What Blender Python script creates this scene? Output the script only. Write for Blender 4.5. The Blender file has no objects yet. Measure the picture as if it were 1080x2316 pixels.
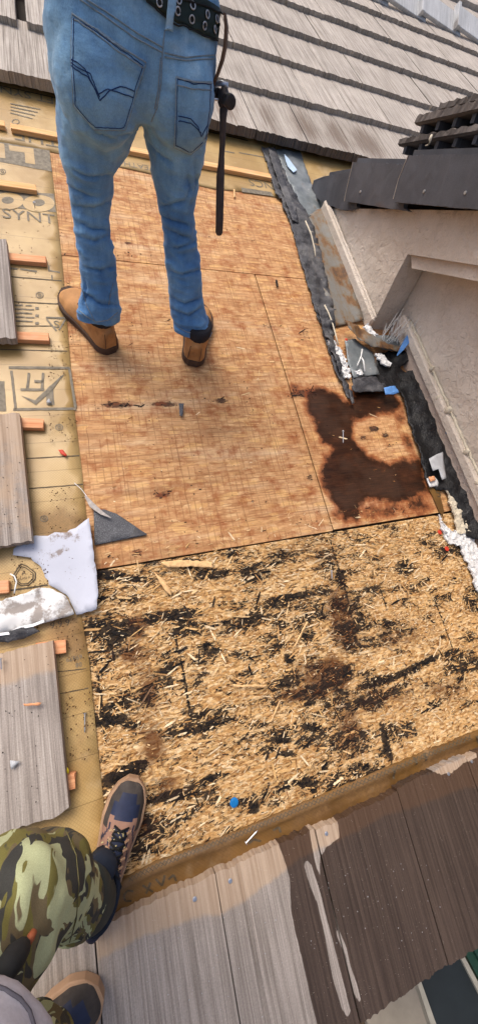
import bpy, bmesh, math, random
import numpy as np
from mathutils import Vector, Matrix, noise as mnoise
from mathutils.bvhtree import BVHTree
from mathutils.geometry import delaunay_2d_cdt

SC = bpy.context.scene
COL = SC.collection
rnd = random.Random(7)

# ---------------------------------------------------------------- frames
# The roof slope is one plane.  Roof coordinates: a = along the courses (to the right),
# b = up the slope, h = square off the slope.  The origin lies square below the camera.
PITCH = math.radians(17)
FPX, CX, CY, DCAM = 819.0, 540.0, 1158.0, 1.25
_v1 = np.array([2895 - CX, CY - 850, -FPX]); _v2 = np.array([-107 - CX, CY + 1610, -FPX])
_r1 = _v1 / np.linalg.norm(_v1); _r2 = _v2 - _r1 * (_v2 @ _r1); _r2 /= np.linalg.norm(_r2)
CAMROT = np.array([_r1, _r2, np.cross(_r1, _r2)])          # camera axes -> roof axes
_c, _s = math.cos(PITCH), math.sin(PITCH)
RX = np.array([[1, 0, 0], [0, _c, -_s], [0, _s, _c]])      # roof axes -> world axes
CAM = np.array([0, 0, DCAM]); CAMW = RX @ CAM
TANP = math.tan(PITCH)

def ray(u, v): return CAMROT @ np.array([u - CX, CY - v, -FPX])
def R(u, v, h=0.0):                 # where a sight line meets the roof (roof coordinates)
    d = ray(u, v); return CAM + d * ((h - DCAM) / d[2])
def R2(pts, h=0.0): return [tuple(R(u, v, h)[:2]) for u, v in pts]
def A(u, v, a):                     # ... meets the plane a = const
    d = ray(u, v); return CAM + d * (a / d[0])
def W(p): return RX @ np.asarray(p, float)
def YP(u, v, y):                    # ... meets the vertical plane y = const (world), and its depth
    d = RX @ ray(u, v); t = (y - CAMW[1]) / d[1]; return CAMW + t * d, t * FPX
def HP(u, v, h):                    # ... meets the level h metres plumb above the roof (world)
    d = RX @ ray(u, v); t = (h - (CAMW[2] - CAMW[1] * TANP)) / (d[2] - d[1] * TANP); return CAMW + t * d, t * FPX
ROOF = Matrix.Rotation(PITCH, 4, 'X')
def rframe(p=(0, 0, 0), rz=0.0, rx=0.0, ry=0.0):    # a frame on the roof
    return ROOF @ Matrix.Translation(Vector(p)) @ Matrix.Rotation(rz, 4, 'Z') @ Matrix.Rotation(ry, 4, 'Y') @ Matrix.Rotation(rx, 4, 'X')

# ---------------------------------------------------------------- camera, sky, sun, exposure
cam = bpy.data.cameras.new('camera'); camo = bpy.data.objects.new('camera', cam); COL.objects.link(camo)
cam.sensor_fit = 'VERTICAL'; cam.sensor_height = 36; cam.lens = FPX / 2316 * 36
cam.clip_start = 0.02; cam.clip_end = 500
_m = Matrix((RX @ CAMROT).tolist()).to_4x4(); _m.translation = Vector(CAMW); camo.matrix_world = _m
SC.camera = camo
SUN_EL, SUN_AZ = math.radians(66), math.radians(-38)     # azimuth from +Y (up the slope), towards -X
world = bpy.data.worlds.new('World'); SC.world = world; world.use_nodes = True
wn = world.node_tree; sky = wn.nodes.new('ShaderNodeTexSky'); sky.sky_type = 'NISHITA'; sky.sun_disc = False
sky.sun_elevation = SUN_EL; sky.sun_rotation = SUN_AZ; sky.air_density = 0.7; sky.dust_density = 6.0; sky.ozone_density = 1.0
bg = wn.nodes['Background']; bg.inputs['Strength'].default_value = 0.15
wn.links.new(sky.outputs[0], bg.inputs['Color'])
sl = bpy.data.lights.new('sun', 'SUN'); sl.energy = 1.05; sl.angle = math.radians(28); sl.color = (1.0, 0.955, 0.88)
so = bpy.data.objects.new('sun', sl); COL.objects.link(so)
_d = Vector((math.sin(SUN_AZ) * math.cos(SUN_EL), math.cos(SUN_AZ) * math.cos(SUN_EL), math.sin(SUN_EL)))
so.rotation_euler = _d.to_track_quat('Z', 'Y').to_euler(); so.location = _d * 20
SC.view_settings.view_transform = 'Standard'; SC.view_settings.look = 'None'
SC.view_settings.exposure = 0.56; SC.view_settings.gamma = 1.0; SC.view_settings.use_curve_mapping = False
SC.cycles.use_denoising = True
SC.cycles.max_bounces = 4; SC.cycles.diffuse_bounces = 3; SC.cycles.use_adaptive_sampling = True; SC.cycles.adaptive_threshold = 0.02; SC.cycles.transparent_max_bounces = 6

# ---------------------------------------------------------------- materials
def c(r, g, b):
    f = lambda x: (x / 255 / 12.92) if x <= 10 else ((x / 255 + .055) / 1.055) ** 2.4
    return (f(r), f(g), f(b), 1.0)

class G:
    def __init__(s, name):
        s.m = bpy.data.materials.new(name); s.m.use_nodes = True; s.t = s.m.node_tree
        s.t.nodes.clear(); s.out = s.t.nodes.new('ShaderNodeOutputMaterial'); s.b = s.t.nodes.new('ShaderNodeBsdfPrincipled')
        s.t.links.new(s.b.outputs[0], s.out.inputs['Surface']); s._co = None
    def set(s, sock, v):
        if isinstance(v, bpy.types.NodeSocket): s.t.links.new(v, sock)
        elif v is not None:
            try: sock.default_value = v
            except Exception: sock.default_value = (v, v, v, 1)[:len(sock.default_value)]
    def node(s, t, ins=None, **p):
        n = s.t.nodes.new('ShaderNode' + t)
        for k, v in p.items(): setattr(n, k, v)
        for k, v in (ins or {}).items(): s.set(n.inputs[k], v)
        return n
    @property
    def co(s):
        if s._co is None: s._co = s.node('TexCoord').outputs['Object']
        return s._co
    def rand(s): return s.node('ObjectInfo').outputs['Random']
    def map(s, scale=(1, 1, 1), rot=(0, 0, 0), vec=None, loc=None):
        n = s.node('Mapping', {'Vector': vec or s.co, 'Scale': scale, 'Rotation': rot})
        if loc is not None: s.set(n.inputs['Location'], loc)
        return n.outputs[0]
    def shift(s, vec=None, k=37.0):    # a different patch of the pattern on every object
        r = s.m_('MULTIPLY', s.rand(), k)
        cmb = s.node('CombineXYZ', {0: r, 1: s.m_('MULTIPLY', r, 1.7), 2: s.m_('MULTIPLY', r, .3)}).outputs[0]
        return s.node('VectorMath', {0: vec or s.co, 1: cmb}, operation='ADD').outputs[0]
    def noise(s, scale, detail=4, rough=.55, dist=0, vec=None, out='Fac'):
        return s.node('TexNoise', {'Vector': vec or s.co, 'Scale': scale, 'Detail': detail, 'Roughness': rough, 'Distortion': dist}).outputs[out]
    def vor(s, scale, vec=None, feature='F1', out='Color', rand=1):
        return s.node('TexVoronoi', {'Vector': vec or s.co, 'Scale': scale, 'Randomness': rand}, feature=feature).outputs[out]
    def m_(s, op, a, b=None, cl=False):
        n = s.node('Math', {0: a}, operation=op, use_clamp=cl)
        if b is not None: s.set(n.inputs[1], b)
        return n.outputs[0]
    def ss(s, x, lo, hi):
        return s.node('MapRange', {0: x, 1: lo, 2: hi, 3: 0.0, 4: 1.0}, interpolation_type='SMOOTHSTEP').outputs[0]
    def ramp(s, fac, stops, interp='LINEAR'):
        n = s.node('ValToRGB', {0: fac}); r = n.color_ramp; r.interpolation = interp
        while len(r.elements) < len(stops): r.elements.new(.5)
        for e, (p, col) in zip(r.elements, stops): e.position = p; e.color = col
        return n.outputs[0]
    def mix(s, f, a, b, mode='MIX'):
        n = s.node('Mix', data_type='RGBA', blend_type=mode, clamp_factor=True)
        s.set(n.inputs[0], f); s.set(n.inputs[6], a); s.set(n.inputs[7], b); return n.outputs[2]
    def hsv(s, col, h=.5, sat=1, v=1):
        return s.node('HueSaturation', {'Hue': h, 'Saturation': sat, 'Value': v, 'Color': col}).outputs[0]
    def attr(s, name, out='Fac'): return s.node('Attribute', attribute_name=name).outputs[out]
    def sep(s, vec=None): return s.node('SeparateXYZ', {0: vec or s.co}).outputs
    def bump(s, h, st=.5, d=.002, n=None):
        k = {'Height': h, 'Strength': st, 'Distance': d}
        if n is not None: k['Normal'] = n
        return s.node('Bump', k).outputs[0]
    def done(s, col, rough=.8, nrm=None, spec=.3, metal=0.0, **kw):
        s.set(s.b.inputs['Base Color'], col); s.set(s.b.inputs['Roughness'], rough)
        s.set(s.b.inputs['Specular IOR Level'], spec); s.set(s.b.inputs['Metallic'], metal)
        if nrm is not None: s.set(s.b.inputs['Normal'], nrm)
        for k, v in kw.items(): s.set(s.b.inputs[k.replace('_', ' ')], v)
        return s.m
MATS = {}
def M(name): return MATS[name]

def plain(name, col, rough=.75, var=.12, scale=25, spec=.3, metal=0., bump=.25, bscale=180, dirt=None, dirt_amt=.5, dirt_scale=9):
    g = G(name); v = g.shift()
    n = g.noise(scale, 5, .6, vec=v)
    k = g.ramp(n, [(.25, (1 - var * 1.6,) * 3 + (1,)), (.75, (1 + var,) * 3 + (1,))])
    colr = g.mix(1.0, col, k, 'MULTIPLY')
    if dirt:
        colr = g.mix(g.m_('MULTIPLY', g.ss(g.noise(dirt_scale, 6, .65, vec=v), .5, .68), dirt_amt), colr, dirt)
    MATS[name] = g.done(colr, rough, g.bump(g.noise(bscale, 4, .6, vec=v), bump, .0012), spec, metal)
    return MATS[name]

# ---------------------------------------------------------------- objects
FR = {}
def tagit(o, label=None, cat=None, group=None, kind=None):
    if label: o['label'] = label
    if cat: o['category'] = cat
    if group: o['group'] = group
    if kind: o['kind'] = kind
    return o
def thing(name, frame=None, label=None, cat=None, group=None, kind=None):
    o = bpy.data.objects.new(name, None); COL.objects.link(o); o.empty_display_size = .05
    f = frame if frame is not None else ROOF.copy(); o.matrix_world = f; FR[o] = f.copy()
    return tagit(o, label, cat, group, kind or ('thing' if cat else None))
def mesh_data(name, V, F, mats=None, smooth=False, mi=None, attrs=None):
    me = bpy.data.meshes.new(name); V = np.asarray(V, float)
    me.from_pydata(V.tolist(), [], [tuple(int(i) for i in f) for f in F])
    for m in (mats if isinstance(mats, (list, tuple)) else [mats]):
        if m is not None: me.materials.append(MATS[m] if isinstance(m, str) else m)
    if mi is not None: me.polygons.foreach_set('material_index', np.asarray(mi, np.int32))
    if smooth: me.polygons.foreach_set('use_smooth', [True] * len(me.polygons))
    for k, x in (attrs or {}).items():
        x = np.asarray(x, np.float32)
        if x.ndim == 1: at = me.attributes.new(k, 'FLOAT', 'POINT'); at.data.foreach_set('value', x)
        else: at = me.attributes.new(k, 'FLOAT_COLOR', 'POINT'); at.data.foreach_set('color', x.ravel())
    me.update(); return me
def mk(name, V, F, mats, parent=None, frame=None, space='roof', label=None, cat=None, group=None, kind=None, smooth=False, mi=None, attrs=None):
    """One mesh object.  V in roof ('roof'), world ('world') or own ('own') coordinates; a child shares its parent's frame."""
    V = np.asarray(V, float)
    f = FR[parent] if parent is not None else (frame if frame is not None else ROOF.copy())
    if space == 'roof': V = V @ RX.T
    if space != 'own':
        inv = np.array(f.inverted()); V = V @ inv[:3, :3].T + inv[:3, 3]
    o = bpy.data.objects.new(name, mesh_data(name, V, F, mats, smooth, mi, attrs)); COL.objects.link(o)
    if parent is not None: o.parent = parent
    else: o.matrix_world = f
    FR[o] = f.copy()
    return tagit(o, label, cat, group, kind or ('thing' if cat else None))
def put(name, me, frame, parent=None, local=None, **tags):      # an object on shared mesh data
    o = bpy.data.objects.new(name, me); COL.objects.link(o)
    if parent is not None: o.parent = parent; o.matrix_local = local if local is not None else Matrix()
    else: o.matrix_world = frame
    FR[o] = frame.copy() if frame is not None else FR[parent] @ (local if local is not None else Matrix())
    return tagit(o, **tags)

def box(x0, x1, y0, y1, z0, z1):
    V = [(x, y, z) for z in (z0, z1) for y in (y0, y1) for x in (x0, x1)]
    return V, [(0, 2, 3, 1), (4, 5, 7, 6), (0, 1, 5, 4), (2, 6, 7, 3), (0, 4, 6, 2), (1, 3, 7, 5)]
def bbox(x0, x1, y0, y1, z0, z1, bev=.002):     # box with chamfered edges
    V, F = box(x0, x1, y0, y1, z0, z1); bm = bmesh.new()
    vs = [bm.verts.new(v) for v in V]
    for f in F: bm.faces.new([vs[i] for i in f])
    bmesh.ops.bevel(bm, geom=bm.edges[:], offset=bev, segments=1, affect='EDGES')
    return from_bm(bm)
def from_bm(bm):
    bm.verts.index_update(); V = [tuple(v.co) for v in bm.verts]; F = [tuple(v.index for v in f.verts) for f in bm.faces]; bm.free(); return V, F
def join(*parts):
    V, F = [], []
    for v, f in parts:
        k = len(V); V += [tuple(p) for p in v]; F += [tuple(i + k for i in q) for q in f]
    return V, F
def fbm(p, s=1.0, o=3, seed=0):
    return mnoise.fractal(Vector((p[0] * s + seed * 17.3, p[1] * s - seed * 9.1, (p[2] if len(p) > 2 else 0) * s + seed * 3.7)), .6, 2.0, o)
def inside(P, poly):
    """vector test: which points P (n,2) lie in poly"""
    P = np.asarray(P); poly = np.asarray(poly); r = np.zeros(len(P), bool); n = len(poly); j = n - 1
    for i in range(n):
        xi, yi = poly[i]; xj, yj = poly[j]
        with np.errstate(divide='ignore', invalid='ignore'):
            k = ((yi > P[:, 1]) != (yj > P[:, 1])) & (P[:, 0] < (xj - xi) * (P[:, 1] - yi) / (yj - yi + 1e-12) + xi)
        r ^= k; j = i
    return r
def sdist(P, poly):
    """signed distance to a polygon outline, positive inside"""
    P = np.asarray(P, float); poly = np.asarray(poly, float); d = np.full(len(P), 1e9)
    for i in range(len(poly)):
        a, b = poly[i - 1], poly[i]; ab = b - a
        t = np.clip(((P - a) @ ab) / (ab @ ab + 1e-12), 0, 1)
        d = np.minimum(d, np.linalg.norm(P - a - t[:, None] * ab, axis=1))
    return np.where(inside(P, poly), d, -d)
def vnoise(P, s, seed=0, o=3):
    return np.array([fbm((p[0], p[1], 0), s, o, seed) for p in P])
def resample(pts, step, rag=0.0, r=None, closed=True):
    out = []; n = len(pts)
    for i in range(n if closed else n - 1):
        a = np.array(pts[i], float); b = np.array(pts[(i + 1) % n], float); L = np.linalg.norm(b - a); k = max(1, int(L / step))
        for j in range(k):
            p = a + (b - a) * (j / k)
            if rag and r: p = p + np.array([r.gauss(0, rag), r.gauss(0, rag)])
            out.append(tuple(p))
    if not closed: out.append(tuple(pts[-1]))
    return out
def tri_sheet(pts, res=.03, rag=0.0, seed=1):
    """triangulated outline with inner points (2-D)"""
    r = random.Random(seed); B = resample(pts, res if not rag else min(res, .012), rag, r)
    X = np.array(B); lo, hi = X.min(0), X.max(0); I = []
    y = lo[1] + res / 2; k = 0
    while y < hi[1]:
        x = lo[0] + (res / 2 if k % 2 else res)
        while x < hi[0]: I.append((x + r.uniform(-.25, .25) * res, y + r.uniform(-.25, .25) * res)); x += res
        y += res * .87; k += 1
    I = np.array(I) if I else np.zeros((0, 2))
    if len(I): I = I[sdist(I, B) > res * .35]
    P = [Vector(p) for p in B] + [Vector(p) for p in I.tolist()]
    n = len(B)
    vs, es, fs, _, _, _ = delaunay_2d_cdt(P, [(i, (i + 1) % n) for i in range(n)], [], 1, 1e-7)
    return np.array([tuple(v) for v in vs]), [tuple(f) for f in fs]
def solid(T, F, N, th):
    """give a surface (n,3) thickness th along -N"""
    n = len(T); B = T - np.asarray(N) * th; E = {}
    for f in F:
        for i in range(len(f)): E[(f[i], f[(i + 1) % len(f)])] = 1
    S = [(b, a, a + n, b + n) for (a, b) in E if (b, a) not in E]
    return np.vstack([T, B]), list(F) + [tuple(i + n for i in reversed(f)) for f in F] + S
def sheet(name, pts, mats, h=.004, th=.0025, res=.03, rag=0.0, amp=0.0, ns=14, seed=1, hf=None, px=True, attr=None, **kw):
    """A thin sheet lying on the roof; pts in photo pixels (px) or (a, b)."""
    P = R2(pts, h) if px else pts
    T, F = tri_sheet(P, res, rag, seed)
    z = np.full(len(T), h)
    if amp: z += amp * np.clip(.5 + vnoise(T, ns, seed), 0, 2)
    if hf is not None: z += np.array([hf(*p) for p in T])
    T3 = np.column_stack([T, z])
    V, FF = solid(T3, F, (0, 0, 1), th)
    at = None
    if attr: at = {k: np.tile(f(T), 2) for k, f in attr.items()}
    cen = np.array([T[:, 0].mean(), T[:, 1].mean(), h])
    if kw.get('parent') is None and 'frame' not in kw: kw['frame'] = rframe(cen)
    return mk(name, V, FF, mats, smooth=kw.pop('smooth', amp > 0), attrs=at, **kw)
def tube(pts, rad, n=8, cap=True):
    pts = [np.asarray(p, float) for p in pts]; V = []; F = []
    rads = rad if isinstance(rad, (list, tuple)) else [rad] * len(pts)
    ref = np.array([.31, .2, .93])
    for i, p in enumerate(pts):
        t = pts[min(i + 1, len(pts) - 1)] - pts[max(i - 1, 0)]; t /= np.linalg.norm(t) + 1e-12
        x = np.cross(t, ref)
        if np.linalg.norm(x) < .05: x = np.cross(t, (1, 0, 0))
        x /= np.linalg.norm(x); y = np.cross(t, x)
        for k in range(n):
            an = 2 * math.pi * k / n; V.append(p + rads[i] * (x * math.cos(an) + y * math.sin(an)))
    for i in range(len(pts) - 1):
        for k in range(n): F.append((i * n + k, i * n + (k + 1) % n, (i + 1) * n + (k + 1) % n, (i + 1) * n + k))
    if cap: F += [tuple(range(n))[::-1], tuple((len(pts) - 1) * n + k for k in range(n))]
    return [tuple(v) for v in V], F
def loft(rings):
    n = len(rings[0]); V = [tuple(p) for r in rings for p in r]; F = []
    for i in range(len(rings) - 1):
        for k in range(n): F.append((i * n + k, i * n + (k + 1) % n, (i + 1) * n + (k + 1) % n, (i + 1) * n + k))
    F += [tuple(range(n))[::-1], tuple((len(rings) - 1) * n + k for k in range(n))]
    return V, F
def remesh(parts, vox=.008, smooth=2):
    """fuse overlapping closed shapes into one continuous surface"""
    V, F = join(*parts); me = mesh_data('fuse', V, F); o = bpy.data.objects.new('fuse', me); COL.objects.link(o)
    md = o.modifiers.new('r', 'REMESH'); md.mode = 'VOXEL'; md.voxel_size = vox
    if smooth: sm = o.modifiers.new('s', 'SMOOTH'); sm.iterations = smooth; sm.factor = .5
    dg = bpy.context.evaluated_depsgraph_get(); e = o.evaluated_get(dg); m2 = e.to_mesh()
    n = len(m2.vertices); X = np.empty(n * 3); m2.vertices.foreach_get('co', X); X = X.reshape(-1, 3)
    Nn = np.empty(n * 3); m2.vertices.foreach_get('normal', Nn); Nn = Nn.reshape(-1, 3)
    Fs = [tuple(p.vertices) for p in m2.polygons]
    e.to_mesh_clear(); bpy.data.objects.remove(o); bpy.data.meshes.remove(me)
    return X, Fs, Nn
# ---------------------------------------------------------------- material library
def mat_osb_screened():
    g = G('osb_screened'); co = g.co; xyz = g.sep()
    wob = g.noise(6, 3, .5, vec=co, out='Color')
    def flakes(sx, sy, rot):
        v = g.map((sx, sy, 1), (0, 0, rot)); v = g.mix(.06, v, wob, 'ADD'); return g.node('SeparateColor', {0: g.vor(1, vec=v)}).outputs[0]
    f1 = flakes(22, 90, .12); f2 = flakes(34, 120, -.5); f3 = flakes(20, 66, .9)
    col = g.ramp(f1, [(0, c(166, 108, 66)), (.35, c(186, 128, 82)), (.7, c(198, 142, 94)), (1, c(214, 162, 112))])
    col = g.mix(.4, col, g.ramp(f2, [(0, c(158, 100, 58)), (.5, c(192, 134, 86)), (.93, c(210, 156, 106)), (1, c(230, 190, 140))]))
    col = g.mix(g.m_('MULTIPLY', g.ss(f3, .8, .95), .55), col, c(222, 166, 100))
    grain = g.noise(1, 5, .65, vec=g.map((11, 210, 1), (0, 0, .05)))
    col = g.mix(1.0, col, g.ramp(grain, [(.3, (.80, .77, .74, 1)), (.6, (1.05, 1.05, 1.05, 1))]), 'MULTIPLY')
    big = g.noise(2.4, 5, .6)
    col = g.mix(g.m_('MULTIPLY', g.ss(big, .52, .72), .4), col, c(168, 96, 50))
    dusty = g.ss(g.noise(1, 5, .6, vec=g.map((1.6, 9, 1))), .5, .72)
    col = g.mix(g.m_('MULTIPLY', dusty, .72), col, c(212, 174, 136))
    smear = g.ss(g.noise(1, 6, .65, vec=g.map((1.5, 13, 1), loc=(7, 3, 0))), .53, .68); col = g.mix(g.m_('MULTIPLY', smear, .38), col, c(128, 84, 54))
    # screen marks pressed into the board: a fine grid
    def lines(x, p, w, br):
        j = g.m_('MULTIPLY', g.m_('SUBTRACT', g.noise(16, 2), .5), .12)
        t = g.m_('FRACT', g.m_('ADD', g.m_('DIVIDE', x, p), j)); t = g.m_('ABSOLUTE', g.m_('SUBTRACT', t, .5))
        k = g.m_('SUBTRACT', 1, g.ss(t, w * .4, w)); return g.m_('MULTIPLY', k, g.ss(br, .36, .62))
    la = lines(xyz[0], .0252, .11, g.noise(11, 3)); lb = lines(xyz[1], .0195, .12, g.noise(9, 4, vec=g.map((1, 1, 1), loc=(4, 2, 0))))
    la2 = lines(xyz[0], .105, .02, g.noise(5, 3)); lb2 = lines(xyz[1], .1, .022, g.noise(4, 3, vec=g.map(loc=(9, 2, 0))))
    ln = g.m_('MAXIMUM', g.m_('MULTIPLY', g.m_('MAXIMUM', la, lb), .42), g.m_('MULTIPLY', g.m_('MAXIMUM', la2, lb2), .6))
    col = g.mix(ln, col, c(104, 54, 24))
    col = g.hsv(col, .511, .93, 1.0)
    # torn black felt fibres left on the board
    st = g.noise(1, 7, .78, vec=g.map((48, 150, 1), (0, 0, .06)))
    soot = g.attr('soot'); fl = g.m_('SUBTRACT', soot, g.m_('MULTIPLY', g.m_('SUBTRACT', 1, st), 1.18))
    col = g.mix(g.m_('MULTIPLY', g.ss(fl, .02, .13), .93), col, c(38, 32, 30))
    col = g.mix(g.m_('MULTIPLY', g.ss(soot, .15, .9), .22), col, c(124, 82, 52))
    sp = g.vor(75, feature='F1', out='Distance'); spm = g.m_('MULTIPLY', g.m_('SUBTRACT', 1, g.ss(sp, .1, .2)), g.ss(g.noise(7, 4), .56, .64))
    col = g.mix(g.m_('MULTIPLY', spm, .85), col, c(52, 38, 30))
    # soaked stain
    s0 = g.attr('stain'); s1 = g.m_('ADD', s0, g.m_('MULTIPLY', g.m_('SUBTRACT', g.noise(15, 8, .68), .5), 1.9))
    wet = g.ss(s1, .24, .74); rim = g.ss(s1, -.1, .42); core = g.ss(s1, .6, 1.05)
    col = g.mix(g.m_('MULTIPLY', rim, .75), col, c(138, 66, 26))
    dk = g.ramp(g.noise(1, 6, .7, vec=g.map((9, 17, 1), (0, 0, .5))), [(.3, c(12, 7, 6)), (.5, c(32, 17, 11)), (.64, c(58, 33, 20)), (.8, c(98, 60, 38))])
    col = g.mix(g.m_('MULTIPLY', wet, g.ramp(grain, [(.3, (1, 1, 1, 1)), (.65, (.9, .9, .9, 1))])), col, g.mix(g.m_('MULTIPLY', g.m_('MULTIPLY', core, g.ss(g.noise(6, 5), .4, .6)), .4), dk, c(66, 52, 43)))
    MATS['osb_screened'] = g.done(col, g.m_('SUBTRACT', .78, g.m_('MULTIPLY', wet, .46)), g.bump(grain, .5, .0012), .25)
def mat_osb_weathered():
    g = G('osb_weathered')
    v = g.map((60, 150, 1), (0, 0, .12)); wob = g.noise(12, 4, .6, out='Color'); v = g.mix(.5, v, wob, 'ADD')
    f1 = g.node('SeparateColor', {0: g.vor(1, vec=v)}).outputs[0]
    f2 = g.node('SeparateColor', {0: g.vor(1, vec=g.mix(.5, g.map((70, 190, 1), (0, 0, -.6)), wob, 'ADD'))}).outputs[0]
    col = g.ramp(f1, [(0, c(92, 62, 34)), (.16, c(164, 118, 68)), (.4, c(202, 158, 98)), (.75, c(222, 184, 128)), (1, c(240, 216, 174))])
    col = g.mix(.5, col, g.ramp(f2, [(0, c(70, 46, 28)), (.25, c(170, 126, 76)), (.6, c(204, 162, 108)), (1, c(232, 204, 158))]))
    gr = g.noise(1, 6, .7, vec=g.map((90, 420, 1), (0, 0, .1)))
    col = g.mix(1.0, col, g.ramp(gr, [(.3, (.62, .58, .54, 1)), (.55, (1.08, 1.08, 1.08, 1))]), 'MULTIPLY')
    brown = g.m_('ADD', g.attr('stain'), g.m_('MULTIPLY', g.m_('SUBTRACT', g.noise(14, 6, .65), .5), 1.1))
    col = g.mix(g.m_('MULTIPLY', g.ss(brown, .3, .75), .8), col, c(86, 44, 20))
    st = g.noise(1, 8, .78, vec=g.map((60, 150, 1), (0, 0, .14), vec=g.mix(.03, g.co, wob, 'ADD')))
    fine = g.noise(1, 6, .75, vec=g.map((150, 230, 1), (0, 0, .3)))
    soot = g.attr('soot')
    fl = g.m_('SUBTRACT', g.m_('ADD', soot, g.m_('MULTIPLY', fine, .28)), g.m_('MULTIPLY', g.m_('SUBTRACT', 1, st), 1.32))
    m = g.ss(fl, -.02, .035)
    col = g.mix(g.m_('MULTIPLY', m, .95), col, g.ramp(fine, [(.3, c(18, 17, 17)), (.7, c(46, 38, 33))]))
    h = g.m_('ADD', g.m_('MULTIPLY', gr, .7), g.m_('MULTIPLY', f1, .9))
    MATS['osb_weathered'] = g.done(col, .85, g.bump(h, .8, .003), .2)
def mat_strand():
    g = G('wood_strand'); col = g.attr('col', 'Color')
    n = g.noise(90, 5, .7); col = g.mix(1.0, col, g.ramp(n, [(.3, (.62, .58, .54, 1)), (.6, (1.05, 1.05, 1.05, 1))]), 'MULTIPLY')
    MATS['wood_strand'] = g.done(col, .82, g.bump(g.noise(400, 3), .4, .001), .2)
def mat_underlayment(name, base, wet, dirtc):
    g = G(name); xyz = g.sep()
    u = g.m_('ADD', xyz[0], xyz[1]); w = g.m_('SUBTRACT', xyz[0], xyz[1])
    def wave(x): return g.m_('ABSOLUTE', g.m_('SUBTRACT', g.m_('FRACT', g.m_('MULTIPLY', x, 105)), .5))
    wv = g.m_('MINIMUM', wave(u), wave(w))
    col = g.mix(g.ss(g.noise(3.2, 5, .6), .35, .62), base, wet)
    col = g.mix(g.m_('MULTIPLY', g.m_('SUBTRACT', 1, g.ss(wv, .02, .14)), .28), col, c(96, 72, 36))
    d = g.noise(7, 7, .7); dirt = g.m_('ADD', g.attr('dirt'), g.m_('MULTIPLY', g.m_('SUBTRACT', d, .5), .9))
    col = g.mix(g.m_('MULTIPLY', g.ss(dirt, .25, .7), .72), col, g.mix(g.noise(120, 4), dirtc, c(150, 112, 66)))
    pale = g.ss(g.noise(4, 5, .6, vec=g.map(loc=(3, 8, 1))), .58, .72); col = g.mix(g.m_('MULTIPLY', pale, .35), col, c(206, 190, 158))
    ridge = g.m_('FRACT', g.m_('MULTIPLY', xyz[1], 9.1)); rl = g.m_('SUBTRACT', 1, g.ss(g.m_('ABSOLUTE', g.m_('SUBTRACT', ridge, .5)), .004, .014))
    col = g.mix(g.m_('MULTIPLY', rl, .55), col, c(92, 70, 38))
    MATS[name] = g.done(col, g.m_('ADD', .42, g.m_('MULTIPLY', dirt, .3)), g.bump(g.m_('ADD', wv, g.m_('MULTIPLY', g.noise(60, 3), .5)), .35, .0015), .45)
def mat_tile(name, base, dark, light, near=False, rough=.85):
    g = G(name); v = g.shift(); v0 = v if not near else g.co
    s1 = g.noise(1, 4, .6, vec=g.map((150, 2.5, 2.5), vec=v)); s2 = g.noise(1, 3, .6, vec=g.map((420, 5, 5), vec=v))
    col = g.ramp(s1, [(.3, dark), (.5, base), (.68, light)])
    col = g.mix(1.0, col, g.ramp(s2, [(.35, (.82, .81, .80, 1)), (.6, (1.05, 1.05, 1.05, 1))]), 'MULTIPLY')
    bl = g.noise(5, 5, .6, vec=v); col = g.mix(1.0, col, g.ramp(bl, [(.3, (.86, .85, .84, 1)), (.7, (1.08, 1.07, 1.06, 1))]), 'MULTIPLY')
    col = g.hsv(col, .5, 1, g.m_('ADD', .93, g.m_('MULTIPLY', g.rand(), .14)))
    fine = g.noise(260, 4, .65)
    col = g.mix(.35, col, g.mix(1.0, col, g.ramp(fine, [(.35, (.6, .6, .6, 1)), (.65, (1.25, 1.25, 1.25, 1))]), 'MULTIPLY'))
    r = rough
    st = g.attr('grime')          # brown weather streaks
    col = g.mix(g.m_('MULTIPLY', g.ss(g.m_('ADD', st, g.m_('MULTIPLY', g.m_('SUBTRACT', s1, .5), 3.4)), .4, .8), .75), col, c(92, 74, 60))
    if near:
        mud = g.ss(g.m_('ADD', g.attr('mud'), g.m_('MULTIPLY', g.m_('SUBTRACT', g.noise(16, 5, .6), .5), .7)), .35, .65)
        col = g.mix(g.m_('MULTIPLY', mud, .62), col, g.mix(s1, c(150, 118, 88), c(206, 180, 150)))
        wt = g.ss(g.m_('ADD', g.attr('wet'), g.m_('MULTIPLY', g.m_('SUBTRACT', g.noise(34, 5, .6), .5), .6)), .40, .60)
        wc = g.mix(1.0, col, (.21, .165, .14, 1), 'MULTIPLY')
        col = g.mix(wt, col, wc)
        spk = g.m_('MULTIPLY', g.m_('SUBTRACT', 1, g.ss(g.vor(170, out='Distance'), .07, .13)), g.ss(g.noise(30, 3), .5, .62))
        col = g.mix(g.m_('MULTIPLY', spk, .8), col, c(206, 196, 182))
        r = g.m_('SUBTRACT', rough, g.m_('MULTIPLY', wt, .33))
    MATS[name] = g.done(col, r, g.bump(s2, .5, .002), .25)
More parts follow.
